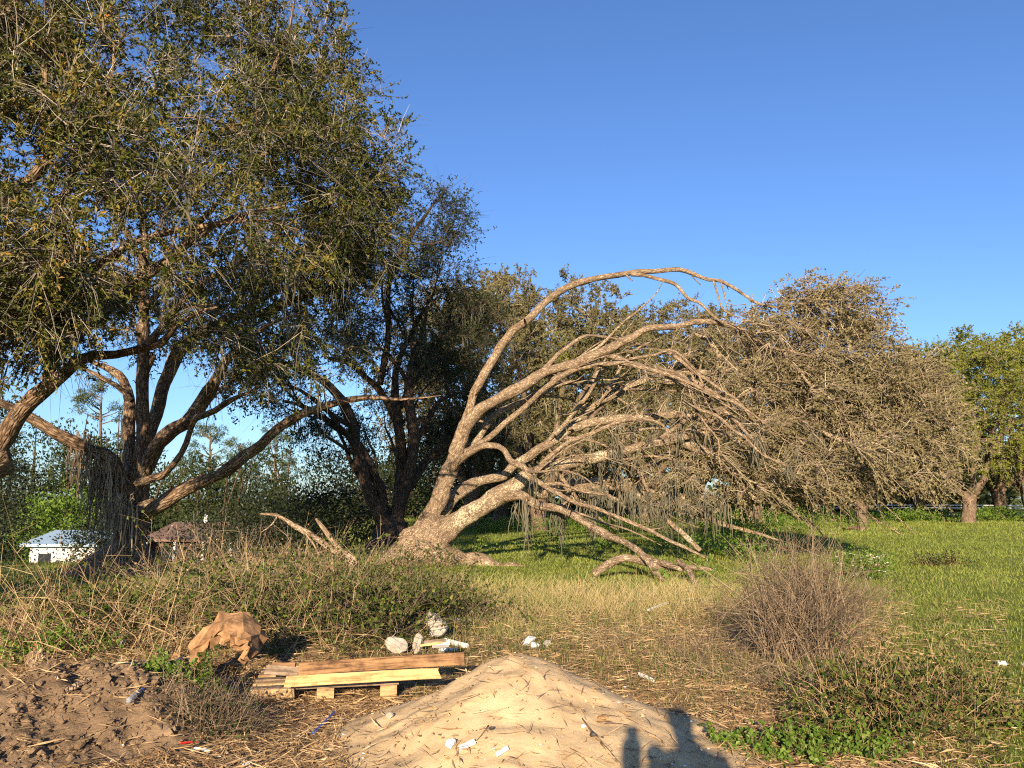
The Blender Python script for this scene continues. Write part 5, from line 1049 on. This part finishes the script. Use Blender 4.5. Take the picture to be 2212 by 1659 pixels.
strip('foam_strip', 'white torn foam stick at the bottom of the sand heap', Z6(1490, 1410), Z6(1605, 1350), 11, 8)
strip('foam_strip', 'short crumbling white stick right of the torn foam stick', Z6(1760, 1450), Z6(1850, 1400), 9, 8)
strip('foam_strip', 'white foam cup lying on the bright field grass', Z8(1838, 935), Z8(1910, 937), 9, 9, 'foam', 'cup')
strip('foam_strip', 'flat white foam piece beside the bramble clump', Z8(580, 1222), Z8(680, 1245), 9, 10)
strip('foam_strip', 'bluish white scrap in the leaves at the bottom right', Z8(870, 1478), Z8(960, 1480), 9, 9, 'grey_plastic', 'scrap')
strip('foam_strip', 'white foam scrap right of the bluish scrap', Z8(975, 1488), Z8(1042, 1478), 10, 10)
strip('foam_strip', 'dirty pale foam slab near the lower right edge', Z8(1160, 1468), Z8(1262, 1512), 9, 9, 'plaster', 'scrap')
strip('plastic_stick', 'bright blue plastic stick lying left of the sand heap', Z6(430, 1305), Z6(580, 1148), 4.4, 4.4, 'blue_plastic', 'stick', .035)
strip('plastic_straw', 'red plastic straw lying on the straw near the bottom edge', Z5(1272, 1526), Z5(1412, 1516), 3.8, 3.6, 'red_plastic', 'straw', .035)
strip('plastic_scrap', 'grey plastic scrap beside the red straw', Z5(1372, 1535), Z5(1490, 1556), 7, 6, 'grey_plastic', 'scrap', .012)
strip('wood_chip', 'pale wood chip lying on the grass below the pallet', Z6(233, 1078), Z6(310, 1074), 4, 4, 'pale_wood', 'wood chip', .012)
strip('wood_chip', 'pale chip standing in the grass behind the sand heap', Z6(2095, 690), Z6(2112, 745), 10, 4, 'pale_wood', 'wood chip', .012)
strip('bark_slab', 'dark rotten bark slab stuck in the soil bank', Z5(470, 1150), Z5(620, 1065), 12, 8, 'dead_wood', 'bark', .03)
# crumbs of foam: alike and scattered
spots = [Z7(1310,1222), Z7(1400,1270), Z7(1450,1292), Z7(1425,1246), Z7(1570,1322), Z7(1530,1518), Z7(1590,1510), Z7(1650,1560), Z7(1670,1150), Z7(1945,1258), Z7(2100,1206), Z7(1765,1360), Z7(1795,1375), Z7(1780,1398), Z7(1840,1384), Z7(1900,1380), Z7(1205,1590), Z7(1400,1645), Z7(1300,1635), Z7(880,1140), Z7(960,1085), Z7(1190,1138), Z7(1270,1080), Z7(930,1022), Z5(635,1470), Z5(790,1612), Z5(870,1500), Z5(1545,1585), Z5(1610,1555), Z6(320,1290), Z6(650,1280), Z6(800,1415), Z6(790,1450), Z6(68,1410), Z6(1740,1380), Z6(2080,1355), Z6(1680,1465), Z7(70,482), Z7(1320,460), Z7(1500,565), Z7(1560,545), Z7(1610,560), Z7(1700,550), Z7(1735,562), Z7(2080,650), Z7(2110,660), Z8(118,1302), Z8(262,1258), Z8(388,822), Z8(330,1610), Z8(1900,1625), Z8(2020,930), Z5(1150,1640), Z5(900,1640), Z5(2100,1440)]
proto = []
for k in range(3):
    g = G(); rock_geo(g, (0, 0, .5), (1, .8, .6), ICO1, .5); proto.append(g.mesh('foam_crumb', M['foam']))
for k, (u, v) in enumerate(spots):
    q, mpp = hit(u, v); o = bpy.data.objects.new('foam_crumb', proto[k % 3]); COL.objects.link(o); s = rng.uniform(2.2, 5.0) * mpp
    o.location = [float(c) for c in q]; o.scale = (s * rng.uniform(.8, 1.6), s, s * .8); o.rotation_euler = (0, 0, rng.uniform(0, 6)); lab, gp = ('small white foam crumb lying on the sand heap', 'foam crumbs on the sand heap') if -1.0 < q[0] < .75 and q[1] < 6.3 else ('small white foam crumb in or beside the cast shadow of the photographer', 'foam crumbs by the shadow') if .75 <= q[0] < 1.9 and q[1] < 6.3 else ('small white foam crumb in the flattened straw left of the sand heap', 'foam crumbs left of the sand heap') if q[0] <= -1.0 else ('small white foam crumb in the dry grass around the dead shrub', 'foam crumbs by the dead shrub') if q[1] > 6.3 else ('small white foam crumb among the leaves at the lower right', 'foam crumbs at the lower right')
    tag(o, lab, 'foam crumb', gp)
def lathe(prof, S=14):
    n = len(prof); th = np.arange(S) * 2 * np.pi / S; V = np.array([[(r * math.cos(t), r * math.sin(t), z) for t in th] for r, z in prof]).reshape(-1, 3)
    Q = [(k * S + j, k * S + (j + 1) % S, (k + 1) * S + (j + 1) % S, (k + 1) * S + j) for k in range(n - 1) for j in range(S)]; return V, Q
def bottle(label, a, b_, rpx, capm):
    (p0, m0), (p1, m1) = hit(*a), hit(*b_); r = rpx * m0; L = float(np.linalg.norm(p1 - p0)); root = empty('plastic_bottle', (float(p0[0]), float(p0[1]), float(p0[2]) + r * .8)); tag(root, label, 'bottle')
    prof = [(0, 0), (r * .85, 0), (r, .08 * L)] + [(r * (1 - .08 * (k % 2)), (.12 + .1 * k) * L) for k in range(6)] + [(r * .9, .74 * L), (r * .5, .86 * L), (r * .36, .9 * L), (r * .36, .94 * L)]
    g = G(); V, Q = lathe(prof); V[:, 0] *= .8; V += rng.normal(0, r * .05, V.shape); g.add(V, Q); bo = g.obj('body', M['clear'], None, True); g = G(); V, Q = lathe([(0, .93 * L), (r * .44, .93 * L), (r * .44, L), (0, L)], 10); g.add(V, Q); co = g.obj('cap', M[capm])
    for o in (bo, co): o.parent = root
    root.rotation_euler = Vector(p1 - p0).to_track_quat('Z', 'Y').to_euler()
bottle('clear crushed plastic bottle beside the brown paper arch', Z5(1180, 975), Z5(1300, 910), 10, 'grey_plastic')
bottle('clear plastic bottle half sunk in the face of the soil bank', Z5(905, 1205), Z5(1010, 1120), 7, 'blue_plastic')
bottle('small bottle lying at the top of the soil bank', Z5(1062, 965), Z5(1018, 925), 5, 'blue_plastic')
chunk('plastic_bag', 'crumpled white bag caught in the brambles above the soil bank', 'bag', *Z5(855, 785), 20, 15, 'grey_plastic', ICO3, .5)
chunk('plastic_bag', 'greyish crumpled film lying near the bottom edge', 'bag', *Z5(1735, 1640), 24, 12, 'grey_plastic', ICO3, .5)
chunk('paper_scrap', 'torn brown paper scrap behind the crushed bottle', 'paper', *Z5(1235, 885), 22, 20, 'paper', ICO2, .6)
chunk('paper_scrap', 'crumpled brown paper lying under the paper arch', 'paper', *Z5(1590, 950), 60, 22, 'paper', ICO3, .6)
chunk('paper_scrap', 'dark brown crumpled waste at the left edge below the red cloth', 'paper', *Z5(230, 890), 52, 36, 'dead_wood', ICO3, .6)
chunk('red_cloth', 'faded red cloth scrap in the weeds at the left', 'cloth', *Z5(240, 820), 38, 24, 'red_cloth', ICO3, .4)
chunk('husk', 'pale curled husk on the right of the sand heap', 'husk', *Z7(750, 1265), 26, 8, 'paper', ICO2, .5)

# ------------------------------------------------------------------ the photographer, behind the lens, whose shadow falls on the sand
def person():
    z0 = float(gz(.28, -.42)); root = empty('person', (.28, -.42, z0)); tag(root, 'person standing behind the viewpoint holding up a phone, seen as a shadow', 'person')
    J = [((0, 0, .98), .17), ((0, 0, 1.18), .155), ((0, -.01, 1.42), .18), ((0, 0, 1.56), .10), ((0, .02, 1.64), .065), ((0, .03, 1.76), .115), ((0, .02, 1.87), .095),
         ((-.19, .0, 1.50), .085), ((-.30, .10, 1.22), .07), ((-.30, .33, 1.44), .065), ((-.27, .38, 1.55), .075), ((.19, 0, 1.50), .085), ((.26, .10, 1.20), .068), ((-.02, .28, 1.26), .06), ((-.19, .36, 1.50), .07),
         ((-.10, 0, .92), .11), ((-.11, .02, .52), .075), ((-.11, -.01, .10), .05), ((-.12, .14, .045), .042), ((.10, 0, .92), .11), ((.12, .03, .52), .075), ((.13, -.01, .10), .05), ((.15, .14, .045), .042)]
    Ed = [(0, 1), (1, 2), (2, 3), (3, 4), (4, 5), (5, 6), (2, 7), (7, 8), (8, 9), (9, 10), (2, 11), (11, 12), (12, 13), (13, 14), (0, 15), (15, 16), (16, 17), (17, 18), (0, 19), (19, 20), (20, 21), (21, 22)]
    me = bpy.data.meshes.new('body'); me.from_pydata([j[0] for j in J], Ed, []); o = bpy.data.objects.new('body', me); COL.objects.link(o); o.parent = root
    sk = o.modifiers.new('skin', 'SKIN')
    if not me.skin_vertices: me.skin_vertices.new()
    for v, j in zip(me.skin_vertices[0].data, J): v.radius = (j[1], j[1] * .8)
    me.skin_vertices[0].data[0].use_root = True; o.modifiers.new('smooth', 'SUBSURF').levels = 2; o.modifiers['smooth'].render_levels = 2
    me.materials.append(plain('clothing', (.10, .12, .16), .2, 30))
    g = G(); box_geo(g, (-.315, .385, 1.50 + .0), (-.24, .393, 1.60)); g.obj('phone', M['black_stone']).parent = root
person()
